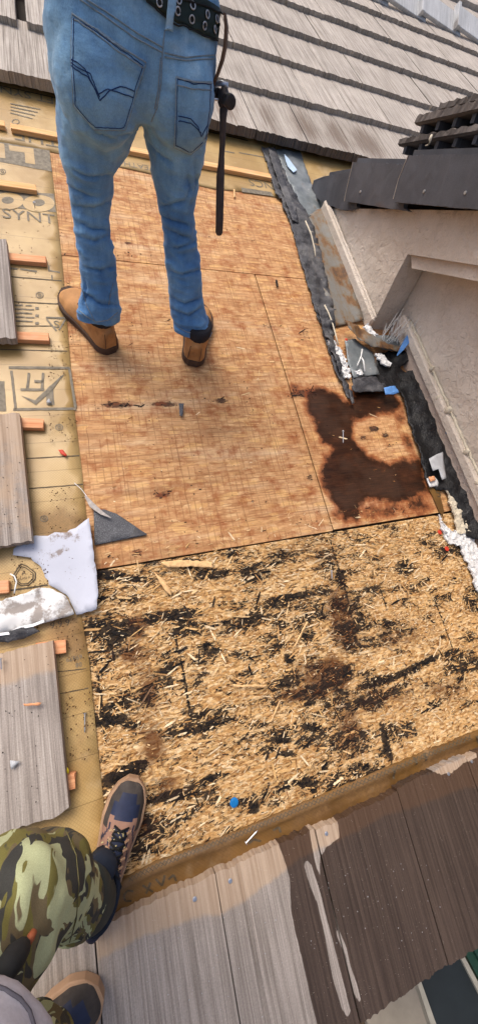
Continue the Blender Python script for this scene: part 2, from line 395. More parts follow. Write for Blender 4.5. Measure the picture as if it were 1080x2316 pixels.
def mat_stucco(name, base, pale):
    g = G(name); n = g.noise(3.5, 6, .6)
    col = g.mix(g.ss(n, .35, .7), base, pale)
    sc = g.noise(14, 7, .68, .6); col = g.mix(g.m_('MULTIPLY', g.ss(sc, .6, .72), .3), col, c(140, 126, 112))
    col = g.mix(.25, col, g.mix(1.0, col, g.ramp(g.noise(170, 4), [(.35, (.7, .7, .7, 1)), (.65, (1.15, 1.15, 1.15, 1))]), 'MULTIPLY'))
    grime = g.ss(g.m_('ADD', g.attr('grime'), g.m_('MULTIPLY', g.m_('SUBTRACT', g.noise(12, 6, .7), .5), .9)), .4, .8)
    col = g.mix(g.m_('MULTIPLY', grime, .8), col, c(66, 58, 52))
    h = g.m_('ADD', g.noise(38, 6, .62), g.m_('MULTIPLY', g.ss(g.noise(24, 4, .5, 1.2), .5, .56), .6))
    MATS[name] = g.done(col, .9, g.bump(h, .6, .006), .2)
def mat_denim():
    g = G('denim')
    tw = g.noise(1, 2, .5, vec=g.map((900, 900, 260)))
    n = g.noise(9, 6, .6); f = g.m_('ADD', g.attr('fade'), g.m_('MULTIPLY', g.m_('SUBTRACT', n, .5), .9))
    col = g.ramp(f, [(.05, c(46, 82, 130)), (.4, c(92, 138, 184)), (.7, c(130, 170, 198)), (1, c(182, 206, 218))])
    col = g.mix(1.0, col, g.ramp(tw, [(.3, (.80, .82, .85, 1)), (.7, (1.12, 1.12, 1.1, 1))]), 'MULTIPLY')
    st = g.noise(1, 5, .65, vec=g.map((22, 22, 3))); col = g.mix(1.0, col, g.ramp(st, [(.3, (.74, .77, .81, 1)), (.7, (1.16, 1.15, 1.12, 1))]), 'MULTIPLY')
    dt = g.ss(g.noise(5, 6, .7, vec=g.map(loc=(5, 1, 2))), .6, .75); col = g.mix(g.m_('MULTIPLY', dt, .22), col, c(150, 140, 120))
    h = g.noise(1, 4, .6, vec=g.map((26, 26, 55)))
    MATS['denim'] = g.done(col, .9, g.bump(h, .55, .006), .15, Sheen_Weight=.2)
def mat_camo():
    g = G('camo_cloth'); v = g.mix(.05, g.co, g.noise(7, 3, out='Color'), 'ADD')
    def pat(k, s): return g.noise(1, 2.2, .5, .9, vec=g.map(s, (0.0, 0.0, .16), vec=v, loc=(k, k * 2.3, k)))
    col = c(120, 116, 72)
    col = g.mix(g.ss(pat(1.1, (38, 9, 10)), .535, .545), c(118, 112, 62), c(112, 100, 74))
    col = g.mix(g.ss(pat(5.2, (42, 9, 10)), .515, .535), col, c(66, 66, 62))
    col = g.mix(g.ss(pat(9.4, (46, 8, 9)), .545, .555), col, c(182, 188, 146))
    col = g.mix(1.0, col, g.ramp(g.noise(1, 2, vec=g.map((700, 700, 700))), [(.3, (.86, .86, .86, 1)), (.7, (1.1, 1.1, 1.1, 1))]), 'MULTIPLY')
    MATS['camo_cloth'] = g.done(col, .85, g.bump(g.m_('ADD', g.noise(18, 4), g.m_('MULTIPLY', g.noise(500, 2), .1)), .4, .005), .2)
def mat_felt():
    g = G('black_felt'); n = g.noise(26, 7, .68); v = g.noise(5, 5, .6)
    col = g.ramp(n, [(.32, c(26, 26, 28)), (.55, c(62, 62, 66)), (.75, c(108, 106, 104))])
    col = g.mix(g.m_('MULTIPLY', g.ss(v, .46, .68), .6), col, c(112, 110, 109))
    fl = g.m_('SUBTRACT', 1, g.ss(g.vor(120, out='Distance'), .06, .12)); col = g.mix(g.m_('MULTIPLY', fl, .5), col, c(170, 166, 160))
    MATS['black_felt'] = g.done(col, g.ramp(n, [(.3, (.38,) * 3 + (1,)), (.7, (.8,) * 3 + (1,))]), g.bump(g.m_('ADD', g.noise(30, 6, .7), g.noise(130, 4)), .7, .004), .4)
def mat_tar():
    g = G('black_membrane'); n = g.noise(14, 7, .65)
    col = g.ramp(n, [(.35, c(11, 11, 12)), (.62, c(27, 27, 29)), (.82, c(58, 58, 60))])
    fl = g.m_('MULTIPLY', g.m_('SUBTRACT', 1, g.ss(g.vor(90, out='Distance'), .05, .11)), g.ss(g.noise(20, 3), .52, .6)); col = g.mix(fl, col, c(170, 168, 165))
    MATS['black_membrane'] = g.done(col, .5, g.bump(g.m_('ADD', g.noise(22, 6, .7, .5), g.noise(120, 3)), .7, .005), .35)
def mat_rust():
    g = G('rusty_metal'); n = g.noise(8, 7, .66); v = g.noise(1, 5, .6, vec=g.map((26, 5, 5)))
    col = g.ramp(g.m_('ADD', g.m_('MULTIPLY', n, .6), g.m_('MULTIPLY', v, .4)), [(.42, c(118, 117, 113)), (.5, c(116, 106, 92)), (.55, c(116, 84, 52)), (.62, c(84, 62, 46)), (.72, c(108, 98, 88))])
    fl = g.m_('SUBTRACT', 1, g.ss(g.vor(110, out='Distance'), .08, .2)); col = g.mix(g.m_('MULTIPLY', fl, .55), col, c(70, 48, 32))
    MATS['rusty_metal'] = g.done(col, .65, g.bump(n, .4, .003), .4, .15)
def mat_gal():
    g = G('grey_metal'); n = g.noise(9, 6, .65)
    col = g.ramp(n, [(.3, c(82, 90, 92)), (.55, c(120, 126, 128)), (.75, c(150, 150, 146))])
    col = g.mix(g.m_('MULTIPLY', g.ss(g.noise(17, 6, .7), .56, .7), .7), col, c(92, 76, 62))
    col = g.mix(g.m_('MULTIPLY', g.ss(g.noise(11, 6, .7, vec=g.map(loc=(3, 3, 3))), .62, .7), .7), col, c(205, 205, 202))
    MATS['grey_metal'] = g.done(col, .55, g.bump(g.noise(25, 6), .4, .004), .45, .25)
def mat_wood(name, a, b):
    g = G(name); v = g.shift(); n = g.noise(1, 5, .6, .3, vec=g.map((6, 130, 130), vec=v))
    col = g.ramp(n, [(.3, a), (.65, b)]); col = g.mix(g.m_('MULTIPLY', g.ss(g.noise(9, 5, vec=v), .55, .75), .35), col, c(196, 176, 150))
    MATS[name] = g.done(col, .75, g.bump(n, .35, .0015), .25)
def mat_white(name, base, dirt, amt=.8, lo=.52, hi=.66):
    g = G(name); n = g.noise(15, 8, .72); k = g.ss(g.m_('ADD', n, g.m_('MULTIPLY', g.attr('dirt'), .3)), lo, hi)
    col = g.mix(g.m_('MULTIPLY', k, amt), base, g.mix(g.noise(90, 4), dirt, c(96, 72, 52)))
    fl = g.m_('MULTIPLY', g.m_('SUBTRACT', 1, g.ss(g.vor(95, out='Distance'), .08, .16)), g.ss(g.noise(11, 4), .52, .62)); col = g.mix(g.m_('MULTIPLY', fl, .8), col, c(104, 82, 62))
    MATS[name] = g.done(col, .7, g.bump(g.m_('ADD', n, g.noise(40, 4)), .35, .004), .3)
def mat_granule():
    g = G('grey_granules'); n = g.noise(330, 3, .7)
    col = g.ramp(n, [(.3, c(44, 45, 48)), (.5, c(84, 85, 88)), (.7, c(140, 141, 144))])
    col = g.mix(.35, col, g.ramp(g.noise(12, 4), [(.3, c(70, 70, 73)), (.7, c(112, 112, 114))]))
    MATS['grey_granules'] = g.done(col, .85, g.bump(n, .6, .002), .25)
mat_osb_screened(); mat_osb_weathered(); mat_strand()
mat_underlayment('underlayment_tan', c(190, 160, 106), c(164, 132, 78), c(88, 64, 38))
mat_underlayment('underlayment_wet', c(124, 90, 44), c(92, 64, 28), c(46, 32, 19))
mat_tile('tile_pale', c(172, 164, 154), c(126, 117, 108), c(198, 190, 181))
mat_tile('tile_butt', c(164, 154, 142), c(128, 119, 108), c(188, 179, 167))
mat_tile('tile_near', c(150, 141, 133), c(124, 115, 107), c(170, 161, 153), near=True)
mat_tile('tile_left', c(158, 149, 141), c(124, 115, 108), c(182, 174, 166), near=True)
mat_tile('tile_black', c(82, 83, 88), c(70, 71, 75), c(95, 96, 101), rough=.6)
mat_tile('tile_darkbutt', c(104, 97, 92), c(72, 67, 64), c(132, 124, 118))
mat_tile('ridge_pale', c(206, 208, 208), c(188, 190, 190), c(222, 223, 222))
mat_stucco('stucco', c(198, 185, 169), c(216, 204, 189)); mat_stucco('stucco_base', c(190, 168, 150), c(206, 188, 172))
mat_denim(); mat_camo(); mat_felt(); mat_tar(); mat_rust(); mat_gal(); mat_granule()
mat_wood('fir', c(206, 150, 92), c(236, 190, 136)); mat_wood('red_fir', c(196, 124, 80), c(228, 172, 128))
mat_white('white_paper', c(188, 191, 202), c(128, 104, 78), .7, .6, .7); mat_white('white_plaster', c(212, 212, 210), c(120, 104, 88), .7, .58, .7)
mat_white('foam', c(202, 192, 170), c(160, 140, 110), .4)
plain('print_grey', c(122, 112, 94), .6, .35, 60, bump=.3); plain('print_dark', c(86, 74, 56), .6, .3, 60)
plain('steel', c(190, 192, 196), .32, .1, metal=.85); plain('dark_steel', c(66, 60, 58), .45, .25, 30, metal=.5)
plain('grip_rubber', c(72, 64, 62), .6, .2, 40); plain('blue_plastic', c(24, 112, 176), .4, .15, 60)
plain('blue_tape', c(92, 142, 204), .5, .12, 40); plain('red_plastic', c(198, 62, 40), .5, .15); plain('yellow_plastic', c(222, 196, 40), .5)
plain('belt_leather', c(30, 44, 38), .5, .25, 35, bump=.4); plain('brown_leather', c(96, 70, 50), .6, .3, 30)
plain('boot_leather', c(184, 134, 84), .75, .2, 14, bump=.35, bscale=260, dirt=c(112, 78, 50), dirt_amt=.55); plain('boot_sole', c(84, 66, 54), .8, .25, 25, bump=.6)
plain('boot_collar', c(38, 36, 40), .8, .25); plain('shoe_blue', c(32, 40, 64), .6, .3, 22, bump=.3, bscale=420, dirt=c(70, 64, 66), dirt_amt=.4)
plain('shoe_brown', c(146, 112, 94), .75, .16, 25, bump=.3, bscale=300); plain('shoe_toe', c(64, 58, 54), .8, .3, 28, bump=.7, bscale=150, dirt=c(120, 106, 90), dirt_amt=.35)
plain('shoe_sole', c(164, 132, 104), .75, .15); plain('lace', c(24, 24, 24), .8, .3, 200); plain('lace_fleck', c(196, 180, 130), .8)
plain('grey_jersey', c(176, 174, 182), .95, .1, 160, bump=.35, bscale=500); plain('seam_dark', c(78, 76, 84), .95)
plain('black_cord', c(34, 34, 34), .8, .25, 60); plain('orange_cord', c(150, 82, 52), .7, .2)
plain('camo_seam', c(104, 98, 64), .85, .2, 200); plain('stitch', c(132, 146, 154), .85, .2, 200); plain('stitch_dark', c(34, 56, 100), .85, .2, 200)
plain('sock', c(34, 40, 52), .95, .2); plain('dark_cloth', c(58, 60, 54), .9, .2, 30); plain('skin', c(184, 138, 110), .55, .08); plain('hair', c(40, 30, 24), .6, .3, 90)
plain('shirt_yellow', c(200, 222, 70), .85, .08); plain('gravel', c(96, 80, 62), .9, .4, 120, bump=1.0, bscale=80)
plain('concrete', c(150, 140, 124), .9, .1, 10); plain('green_metal', c(28, 58, 46), .5, .15, 8); plain('dark_panel', c(30, 36, 38), .55, .2, 8)
plain('pale_edge', c(150, 146, 134), .6); plain('gap_dark', c(40, 32, 26), .9); plain('crumb', c(96, 70, 46), .9, .4, 60); plain('crumb_dark', c(46, 38, 32), .9, .4, 60)
plain('clear_scrap', c(176, 178, 180), .35, .15, 20); plain('splinter', c(226, 184, 130), .8, .2, 80); plain('white_fibre', c(226, 226, 222), .7)
plain('feather', c(176, 168, 160), .8, .25, 60); plain('strap_white', c(236, 238, 240), .6)
plain('ground_earth', c(110, 94, 74), .95, .3, 6); plain('sky_blue_metal', c(186, 208, 228), .3, .1)
# ---------------------------------------------------------------- roof deck
def ell(P, items):
    """soft elongated marks: (u, v, du, dv, tilt, strength) in photo pixels, laid out on the roof"""
    x = np.zeros(len(P))
    for u, v, du, dv, tl, s in items:
        p = R(u, v)[:2]; ax = R(u + du * math.cos(tl), v + du * math.sin(tl))[:2] - p; ay = R(u - dv * math.sin(tl), v + dv * math.cos(tl))[:2] - p
        Mx = np.linalg.inv(np.column_stack([ax, ay])); q = (P - p) @ Mx.T
        x = np.maximum(x, s * np.clip(1.25 - np.linalg.norm(q, axis=1) * .75, 0, 1))
    return x
def seg(P, pts, w):
    x = np.zeros(len(P)); Q = [np.array(R(*p)[:2]) for p in pts]
    for a, b in zip(Q[:-1], Q[1:]):
        ab = b - a; t = np.clip(((P - a) @ ab) / (ab @ ab), 0, 1); d = np.linalg.norm(P - a - t[:, None] * ab, axis=1); x = np.maximum(x, np.clip(1.5 - d / w, 0, 1))
    return x
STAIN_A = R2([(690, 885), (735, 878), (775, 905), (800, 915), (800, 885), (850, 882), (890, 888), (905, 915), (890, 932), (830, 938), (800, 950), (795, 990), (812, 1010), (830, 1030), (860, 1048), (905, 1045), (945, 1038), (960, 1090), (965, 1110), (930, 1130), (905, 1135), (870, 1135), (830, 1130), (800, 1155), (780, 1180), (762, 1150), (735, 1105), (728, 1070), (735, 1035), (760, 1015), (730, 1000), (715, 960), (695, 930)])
def deck_grid(a0, a1, b0, b1, st, marks, seed, lower=False):
    na, nb = int((a1 - a0) / st) + 1, int((b1 - b0) / st) + 1
    x = np.linspace(a0, a1, na); y = np.linspace(b0, b1, nb); X, Y = np.meshgrid(x, y); P = np.column_stack([X.ravel(), Y.ravel()])
    z = np.zeros(len(P)) - (.003 if lower else 0)
    F = [(j * na + i, j * na + i + 1, (j + 1) * na + i + 1, (j + 1) * na + i) for j in range(nb - 1) for i in range(na - 1)]
    V, F = solid(np.column_stack([P, z]), F, (0, 0, 1), .0125)
    soot, stain = marks(P)
    return V, F, {'soot': np.tile(soot, 2), 'stain': np.tile(stain, 2)}
UP_SOOT = [(265, 916, 55, 10, 0, .8), (370, 914, 45, 9, 0, .85), (500, 906, 22, 10, .1, .8), (455, 905, 50, 8, .05, .5), (565, 905, 70, 7, 0, .45), (690, 890, 45, 14, 0, .85), (368, 1120, 34, 13, -.1, .75), (430, 1105, 50, 9, -.1, .5), (300, 1120, 60, 9, 0, .4),
    (150, 575, 25, 9, .1, .5), (290, 550, 14, 5, .1, .75), (300, 575, 60, 7, .1, .4), (600, 600, 60, 6, .1, .35), (380, 735, 26, 12, .5, .6), (300, 735, 40, 6, 0, .5), (610, 738, 40, 7, 0, .6), (690, 755, 14, 20, .4, .6), (560, 735, 40, 6, 0, .35),
    (430, 1070, 60, 8, -.1, .4), (240, 1060, 22, 5, 0, .5), (250, 1005, 30, 5, 0, .3), (310, 1250, 26, 16, 0, .7), (250, 1262, 28, 14, 0, .5), (420, 1215, 40, 10, -.1, .4), (700, 1080, 14, 14, 0, .7), (725, 1085, 12, 10, 0, .5), (640, 1180, 60, 10, -.1, .35), (560, 1205, 60, 10, -.1, .4),
    (845, 970, 14, 9, 0, .95), (870, 985, 12, 9, 0, .8), (820, 990, 12, 8, 0, .75), (880, 1010, 20, 8, 0, .6), (840, 1150, 40, 12, 0, .45), (900, 1150, 50, 14, 0, .5), (520, 1000, 60, 6, 0, .25), (520, 860, 70, 7, 0, .3), (430, 500, 40, 8, .1, .3), (560, 480, 50, 10, .2, .35), (610, 520, 40, 6, .2, .3), (270, 470, 30, 8, .2, .3), (180, 450, 10, 6, 0, .4)]
def marks_up(P):
    s = ell(P, UP_SOOT) + .1 * np.clip(vnoise(P, 3, 5), 0, 1)
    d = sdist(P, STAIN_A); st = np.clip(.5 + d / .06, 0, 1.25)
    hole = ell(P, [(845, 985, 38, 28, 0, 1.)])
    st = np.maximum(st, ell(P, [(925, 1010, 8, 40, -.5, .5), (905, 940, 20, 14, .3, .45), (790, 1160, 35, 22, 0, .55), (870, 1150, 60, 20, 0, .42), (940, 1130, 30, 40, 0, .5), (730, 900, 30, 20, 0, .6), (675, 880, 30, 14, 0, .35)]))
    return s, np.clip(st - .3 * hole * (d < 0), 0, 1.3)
LOW_SOOT = [(400, 1390, 60, 15, -.12, .95), (345, 1398, 34, 18, -.2, .85), (250, 1425, 34, 22, -.6, .9), (660, 1350, 75, 11, -.16, .85), (735, 1340, 26, 11, -.1, .8), (245, 1630, 55, 17, -.1, 1.), (300, 1640, 40, 12, 0, .8), (430, 1655, 70, 9, -.15, .9), (470, 1640, 40, 9, -.1, .9), (860, 1540, 60, 13, -.3, 1.), (920, 1520, 46, 11, -.35, .95), (965, 1495, 50, 9, -.35, .9), (1020, 1475, 30, 9, -.3, .9),
    (705, 1645, 26, 12, .1, 1.), (640, 1675, 26, 8, 0, .9), (650, 1705, 26, 8, 0, .9), (690, 1770, 36, 14, .15, 1.), (710, 1790, 8, 14, -.4, .9), (570, 1825, 20, 18, .2, 1.), (282, 1752, 62, 22, -.45, 1.), (400, 1800, 70, 15, -.15, .95), (480, 1760, 46, 10, -.2, .85), (340, 1810, 50, 12, -.1, .8), (875, 1690, 8, 40, -.3, 1.), (868, 1655, 8, 26, -.4, .9), (770, 1310, 16, 30, -.2, .8), (760, 1370, 16, 30, -.2, .7), (700, 1590, 20, 9, -.4, .8), (770, 1565, 26, 9, .2, .9), (870, 1410, 10, 14, 0, .95), (1000, 1440, 10, 8, 0, .8), (690, 1440, 16, 18, -.4, .7), (655, 1490, 14, 16, -.7, .9), (560, 1545, 60, 8, -.1, .5), (240, 1300, 60, 16, 0, .85), (310, 1310, 60, 12, 0, .7), (480, 1300, 60, 14, -.1, .75), (560, 1290, 50, 11, -.2, .7), (420, 1270, 50, 10, -.1, .7), (920, 1290, 40, 8, -.2, .8), (860, 1230, 60, 9, -.1, .5), (640, 1255, 60, 12, -.1, .7), (700, 1210, 70, 10, -.15, .6), (240, 1520, 40, 20, 0, .55), (330, 1900, 60, 14, 0, .6), (460, 1880, 40, 12, -.2, .5), (590, 1640, 40, 8, -.2, .7), (820, 1660, 16, 16, 0, .7), (920, 1640, 30, 10, -.3, .7), (500, 1480, 50, 8, -.2, .4), (820, 1340, 40, 9, -.1, .6), (980, 1370, 40, 9, -.2, .6), (730, 1500, 40, 12, -.2, .5), (400, 1540, 50, 10, -.1, .5), (330, 1560, 30, 16, -.2, .55)]
LOW_BROWN = [(775, 1400, 30, 80, -.2, .75), (745, 1525, 60, 40, 0, .8), (690, 1570, 60, 16, -.1, .75), (310, 1420, 22, 30, 0, .8), (300, 1480, 40, 24, 0, .6), (335, 1560, 26, 60, 0, .55), (345, 1690, 30, 60, 0, .6), (380, 1770, 40, 30, 0, .5), (790, 1640, 30, 60, -.1, .6), (900, 1440, 60, 30, 0, .45), (700, 1250, 60, 20, 0, .35), (1010, 1560, 40, 20, 0, .5), (860, 1580, 80, 30, -.2, .45), (480, 1950, 60, 30, -.3, .45), (320, 1860, 30, 30, 0, .6)]
def marks_low(P):
    Q_ = P @ np.array([[.5, 0], [.12, 1.5]]); n = vnoise(Q_, 6, 3); n2 = vnoise(Q_, 19, 9)
    s = np.maximum(.46 + .22 * n + .26 * n2, ell(P, LOW_SOOT))
    for pts in ([(390, 1410), (412, 1510), (435, 1640)], [(205, 1400), (220, 1520), (240, 1680)], [(920, 1180), (960, 1290), (1010, 1430), (1055, 1560)], [(745, 1220), (780, 1330), (800, 1420)], [(860, 1330), (880, 1400)], [(870, 1640), (885, 1700)]): s = np.maximum(s, .8 * seg(P, pts, .0026))
    s = np.where(P[:, 0] > .85, s - .06, s)
    return s, np.clip(1.25 * ell(P, LOW_BROWN), 0, 1)
deck = thing('roof_deck', label='bare wood sheathing of the stripped roof slope', kind='structure')
SEAM_A, SEAM_B1, SEAM_B0 = .828, 1.632, .251
for i, (a0, a1, b0, b1) in enumerate([(-.16, 1.62, SEAM_B1 + .004, 2.95), (-.16, SEAM_A - .003, SEAM_B0 + .0015, SEAM_B1 - .001), (SEAM_A + .003, 1.62, SEAM_B0 + .006, SEAM_B1 - .0015)]):
    V, F, at = deck_grid(a0, a1, b0, b1, .006, marks_up, i); mk('osb_panel', V, F, 'osb_screened', deck, attrs=at)
V, F, at = deck_grid(-.16, 1.62, -.80, SEAM_B0 - .004, .006, marks_low, 9, True); mk('osb_panel', V, F, 'osb_weathered', deck, attrs=at)
for b0, b1 in ((-1.05, -.803), (-.8, .25), (.253, 1.63), (1.635, 2.95), (2.953, 5.5)):
    V, F = box(-2.4, -.163, b0, b1, -.0125, -.0005); mk('osb_panel', V, F, 'gap_dark' if b0 > 2 else 'osb_weathered', deck)  # panel under the tile field coloured dark: painted shade for the tile gaps
V, F = box(-.16, 1.62, -1.05, -.803, -.0125, -.0005); mk('osb_panel', V, F, 'osb_weathered', deck)
V, F = box(-.16, 6.4, 2.953, 5.5, -.0125, -.0005); mk('osb_panel', V, F, 'gap_dark', deck)  # same dark colour here, standing in for shade between the tiles
V, F = box(-2.4, 6.4, -1.05, 5.5, -.06, -.02); mk('dark_underlay_sheet', V, F, 'gap_dark', deck)  # dark sheet added below the deck, its colour stands in for shade in the seams

# loose and lifted wood strands of the lower board: thousands, nobody could count them
def strands(n, a0, a1, b0, b1, markf, seed, name, label, big=.07, zoff=0.0, keep=None, black=None, fat=1.0):
    r = np.random.default_rng(seed); P = np.column_stack([r.uniform(a0, a1, n), r.uniform(b0, b1, n)])
    s, st = markf(P); k = r.uniform(0, 1, n) > np.clip((s - .5) * 1.8, .0, .95)
    if black is not None: k = r.uniform(0, 1, n) < black(s)
    if keep is not None: k &= keep(P, r)
    P, s, st = P[k], s[k], st[k]; n = len(P)
    isbig = r.uniform(0, 1, n) < big; mid = r.uniform(0, 1, n) < .3
    L = np.where(isbig, r.uniform(.025, .06, n), np.where(mid, r.uniform(.012, .028, n), r.uniform(.005, .013, n))) * .5
    Wd = np.where(isbig, r.uniform(.0025, .007, n), r.uniform(.001, .0036, n)) * .5 * fat
    th = np.where(r.uniform(0, 1, n) < .7, r.normal(.12, .42, n), r.uniform(0, math.pi, n))
    tl = r.normal(0, .022, n); z = r.uniform(.0005, .0022, n) + zoff + np.abs(tl) * L
    d = np.column_stack([np.cos(th) * np.cos(tl), np.sin(th) * np.cos(tl), np.sin(tl)]); rl = r.normal(0, .07, n)
    w = np.column_stack([-np.sin(th) * np.cos(rl), np.cos(th) * np.cos(rl), np.sin(rl)])
    C0 = np.column_stack([P, z]); q1, q2 = r.uniform(.5, .85, n)[:, None], r.uniform(.4, .8, n)[:, None]
    Ld, Wv = d * L[:, None], w * Wd[:, None]; sk = r.normal(0, .5, n)[:, None]
    V = np.stack([C0 - Ld + Wv * sk, C0 - Ld * q1 - Wv, C0 + Ld * q2 - Wv, C0 + Ld - Wv * sk, C0 + Ld * q1 + Wv, C0 - Ld * q2 + Wv], 1).reshape(-1, 3)
    F = np.arange(n * 6).reshape(-1, 6)
    pal = np.array([c(220, 186, 136)[:3], c(198, 156, 104)[:3], c(178, 132, 80)[:3], c(236, 212, 172)[:3], c(144, 100, 58)[:3], c(66, 50, 38)[:3], c(208, 168, 112)[:3]])
    ci = r.choice(7, n, p=[.24, .2, .12, .17, .08, .07, .12]); ci = np.where(isbig, r.choice([0, 3, 6, 1], n), ci)
    colr = pal[ci] * r.uniform(.8, 1.12, n)[:, None]
    if black is not None: colr = np.array([c(22, 20, 20)[:3], c(34, 30, 28)[:3], c(50, 42, 36)[:3]])[r.choice(3, n, p=[.55, .3, .15])]
    bm = np.clip(st * (1.3 if black is None else .3), 0, .85)[:, None] * (r.uniform(0, 1, n) < .8)[:, None]; colr = colr * (1 - bm) + np.array(c(92, 50, 24)[:3]) * bm
    colr = np.repeat(np.column_stack([colr, np.ones(n)]), 6, 0)
    mk(name, V, F, 'wood_strand', attrs={'col': colr}, label=label, cat='wood strands', kind='stuff')
def lowkeep(P, r):
    u = vnoise(P, 7, 21); return r.uniform(0, 1, len(P)) < np.clip(.75 + .6 * u, .12, 1)
strands(17000, -.11, 1.42, -.57, .243, marks_low, 3, 'wood_strands', 'torn pale wood strands lifted all over the lower weathered board', keep=lowkeep, big=.05)
strands(36000, -.11, 1.42, -.57, .243, marks_low, 13, 'felt_shreds', 'black felt shreds stuck in dark patches on the lower weathered board', big=.05, black=lambda s: np.where(s > .66, np.clip((s - .6) * 2.6, 0, .8), np.clip((s - .42) * 1.0, 0, .17)), fat=1.15, zoff=.0004)
def upkeep(P, r):
    near = np.clip(1 - (P[:, 1] - SEAM_B0) / .11, 0, 1); return r.uniform(0, 1, len(P)) < np.maximum(near * .9, .02 + .05 * (vnoise(P, 4, 2) > .2))
strands(5200, -.06, 1.30, SEAM_B0 + .008, 1.62, marks_up, 5, 'wood_strands', 'sparse loose wood strands on the orange sheathing near the seam', big=.04, keep=upkeep)

strands(26000, -.06, 1.36, SEAM_B0 + .008, 2.25, marks_up, 15, 'felt_shreds', 'black felt shreds in streaks across the orange sheathing', big=.03, black=lambda s: np.clip((s - .33) * 1.0, 0, .6), fat=1.3)

# ---------------------------------------------------------------- synthetic underlayment with its print
def text_vf(body, size, extr=0.0, bold=0.0):
    cu = bpy.data.curves.new('t', 'FONT'); cu.body = body; cu.size = size; cu.offset = bold; cu.align_x = 'CENTER'; cu.align_y = 'CENTER'; cu.resolution_u = 3
    o = bpy.data.objects.new('t', cu); COL.objects.link(o); dg = bpy.context.evaluated_depsgraph_get(); dg.update(); e = o.evaluated_get(dg); m = e.to_mesh()
    V = [tuple(v.co) for v in m.vertices]; F = [tuple(p.vertices) for p in m.polygons]; e.to_mesh_clear(); bpy.data.objects.remove(o); bpy.data.curves.remove(cu)
    return V, F
def on_roof(V, a, b, h, rz=0.0, sx=1.0):
    q = math.radians(rz); return [(a + sx * x * math.cos(q) - y * math.sin(q), b + sx * x * math.sin(q) + y * math.cos(q), h) for x, y, *_ in V]
def print_text(parent, body, u, v, wpx, rz=0, h=.0052, mat='print_grey', bold=0.0, sx=1.0):
    p = R(u, v, h); w = abs(R(u + wpx / 2, v, h)[0] - R(u - wpx / 2, v, h)[0]); V, F = text_vf(body, 1.0, bold=bold)
    X = np.array(V)[:, 0]; k = w / (X.max() - X.min()); V = [(x * k, y * k / sx) for x, y, _ in V]
    mk('printed_text', on_roof(V, p[0], p[1], h, rz), F, mat, parent)
def print_poly(parent, pts, h=.0046, mat='print_grey', name='printed_mark', res=.03, rag=.0006):
    T, F = tri_sheet(R2(pts, h), res, rag, 4); mk(name, np.column_stack([T, np.full(len(T), h)]), F, mat, parent)
def ring_px(u, v, ru, rv, k=.75, n=20):
    o = [(u + ru * math.cos(t), v + rv * math.sin(t)) for t in np.linspace(0, 2 * math.pi, n, endpoint=False)]
    return o, [(u + ru * k * math.cos(t), v + rv * k * math.sin(t)) for t in np.linspace(0, 2 * math.pi, n, endpoint=False)]
def print_ring(parent, u, v, ru, rv, k=.75, h=.0048, mat='print_grey', nm='printed_mark', n=20):
    o, i = ring_px(u, v, ru, rv, k, n); n = len(o); V = [tuple(R(*p, h)) for p in o + i]
    mk(nm, V, [(j, (j + 1) % n, n + (j + 1) % n, n + j) for j in range(n)], mat, parent)
def bars(parent, segs, wpx, h=.0048, mat='print_grey'):
    for (u0, v0), (u1, v1) in segs:
        dx, dy = u1 - u0, v1 - v0; L = math.hypot(dx, dy); nx, ny = -dy / L * wpx / 2, dx / L * wpx / 2
        print_poly(parent, [(u0 + nx, v0 + ny), (u1 + nx, v1 + ny), (u1 - nx, v1 - ny), (u0 - nx, v0 - ny)], h, mat, rag=.0004)
def dirt_left(T):
    return np.clip(ell(T, [(140, 1190, 90, 40, 0, .9), (150, 1120, 30, 60, 0, .45), (150, 960, 30, 25, 0, .6), (130, 830, 18, 18, 0, .3), (150, 1420, 50, 26, 0, 1.), (170, 1460, 30, 40, 0, .8), (190, 1700, 40, 50, 0, .5), (40, 1300, 40, 40, 0, .4), (190, 1660, 20, 30, 0, .6)]), 0, 1)
def wrinkle(a, b): return .0007 * (fbm((a, b, 0), 6, 2, 4) + .6)
LEFT = [(-1.7, 2.62)] + R2([(113, 343), (140, 580), (158, 800), (170, 940), (185, 1060), (197, 1180), (200, 1280), (185, 1395), (203, 1500), (222, 1700), (240, 1860), (262, 1990), (222, 2080)]) + [(-.3, -.66), (-1.7, -.66)]
LEFT = [(-1.7, 2.31)] + LEFT[1:]
ul = sheet('underlayment', LEFT, 'underlayment_tan', h=.0026, th=.0012, res=.045, px=False, hf=wrinkle, attr={'dirt': dirt_left}, smooth=True, frame=rframe((-.07, 1, 0)),
    label='tan printed underlayment sheet left of the bare orange sheathing', cat='underlayment')
HB = .0046
print_text(ul, 'SYNT', 66, 490, 118, 0, HB, bold=.0)
print_poly(ul, [(-40, 428), (122, 438), (127, 480), (-40, 462)], HB - .0006)
for u in (18, 88):
    T = [(u + 36 * math.cos(t), 458 + 19 * math.sin(t) + (u - 60) * .08) for t in np.linspace(0, 6.28, 22, endpoint=False)]; print_poly(ul, T, HB, 'underlayment_tan', res=.05, rag=0)
    T = [(u + 14 * math.cos(t), 456 + 8 * math.sin(t) + (u - 60) * .08) for t in np.linspace(0, 6.28, 16, endpoint=False)]; print_poly(ul, T, HB + .0004, res=.05, rag=0)
print_poly(ul, [(-30, 316), (112, 340), (118, 388), (-30, 360)], HB - .0006)
print_poly(ul, [(20, 328), (76, 336), (80, 372), (58, 368), (56, 345), (22, 340)], HB, 'underlayment_tan', rag=0); print_poly(ul, [(-20, 320), (10, 325), (13, 358), (-20, 354)], HB, 'underlayment_tan', rag=0)
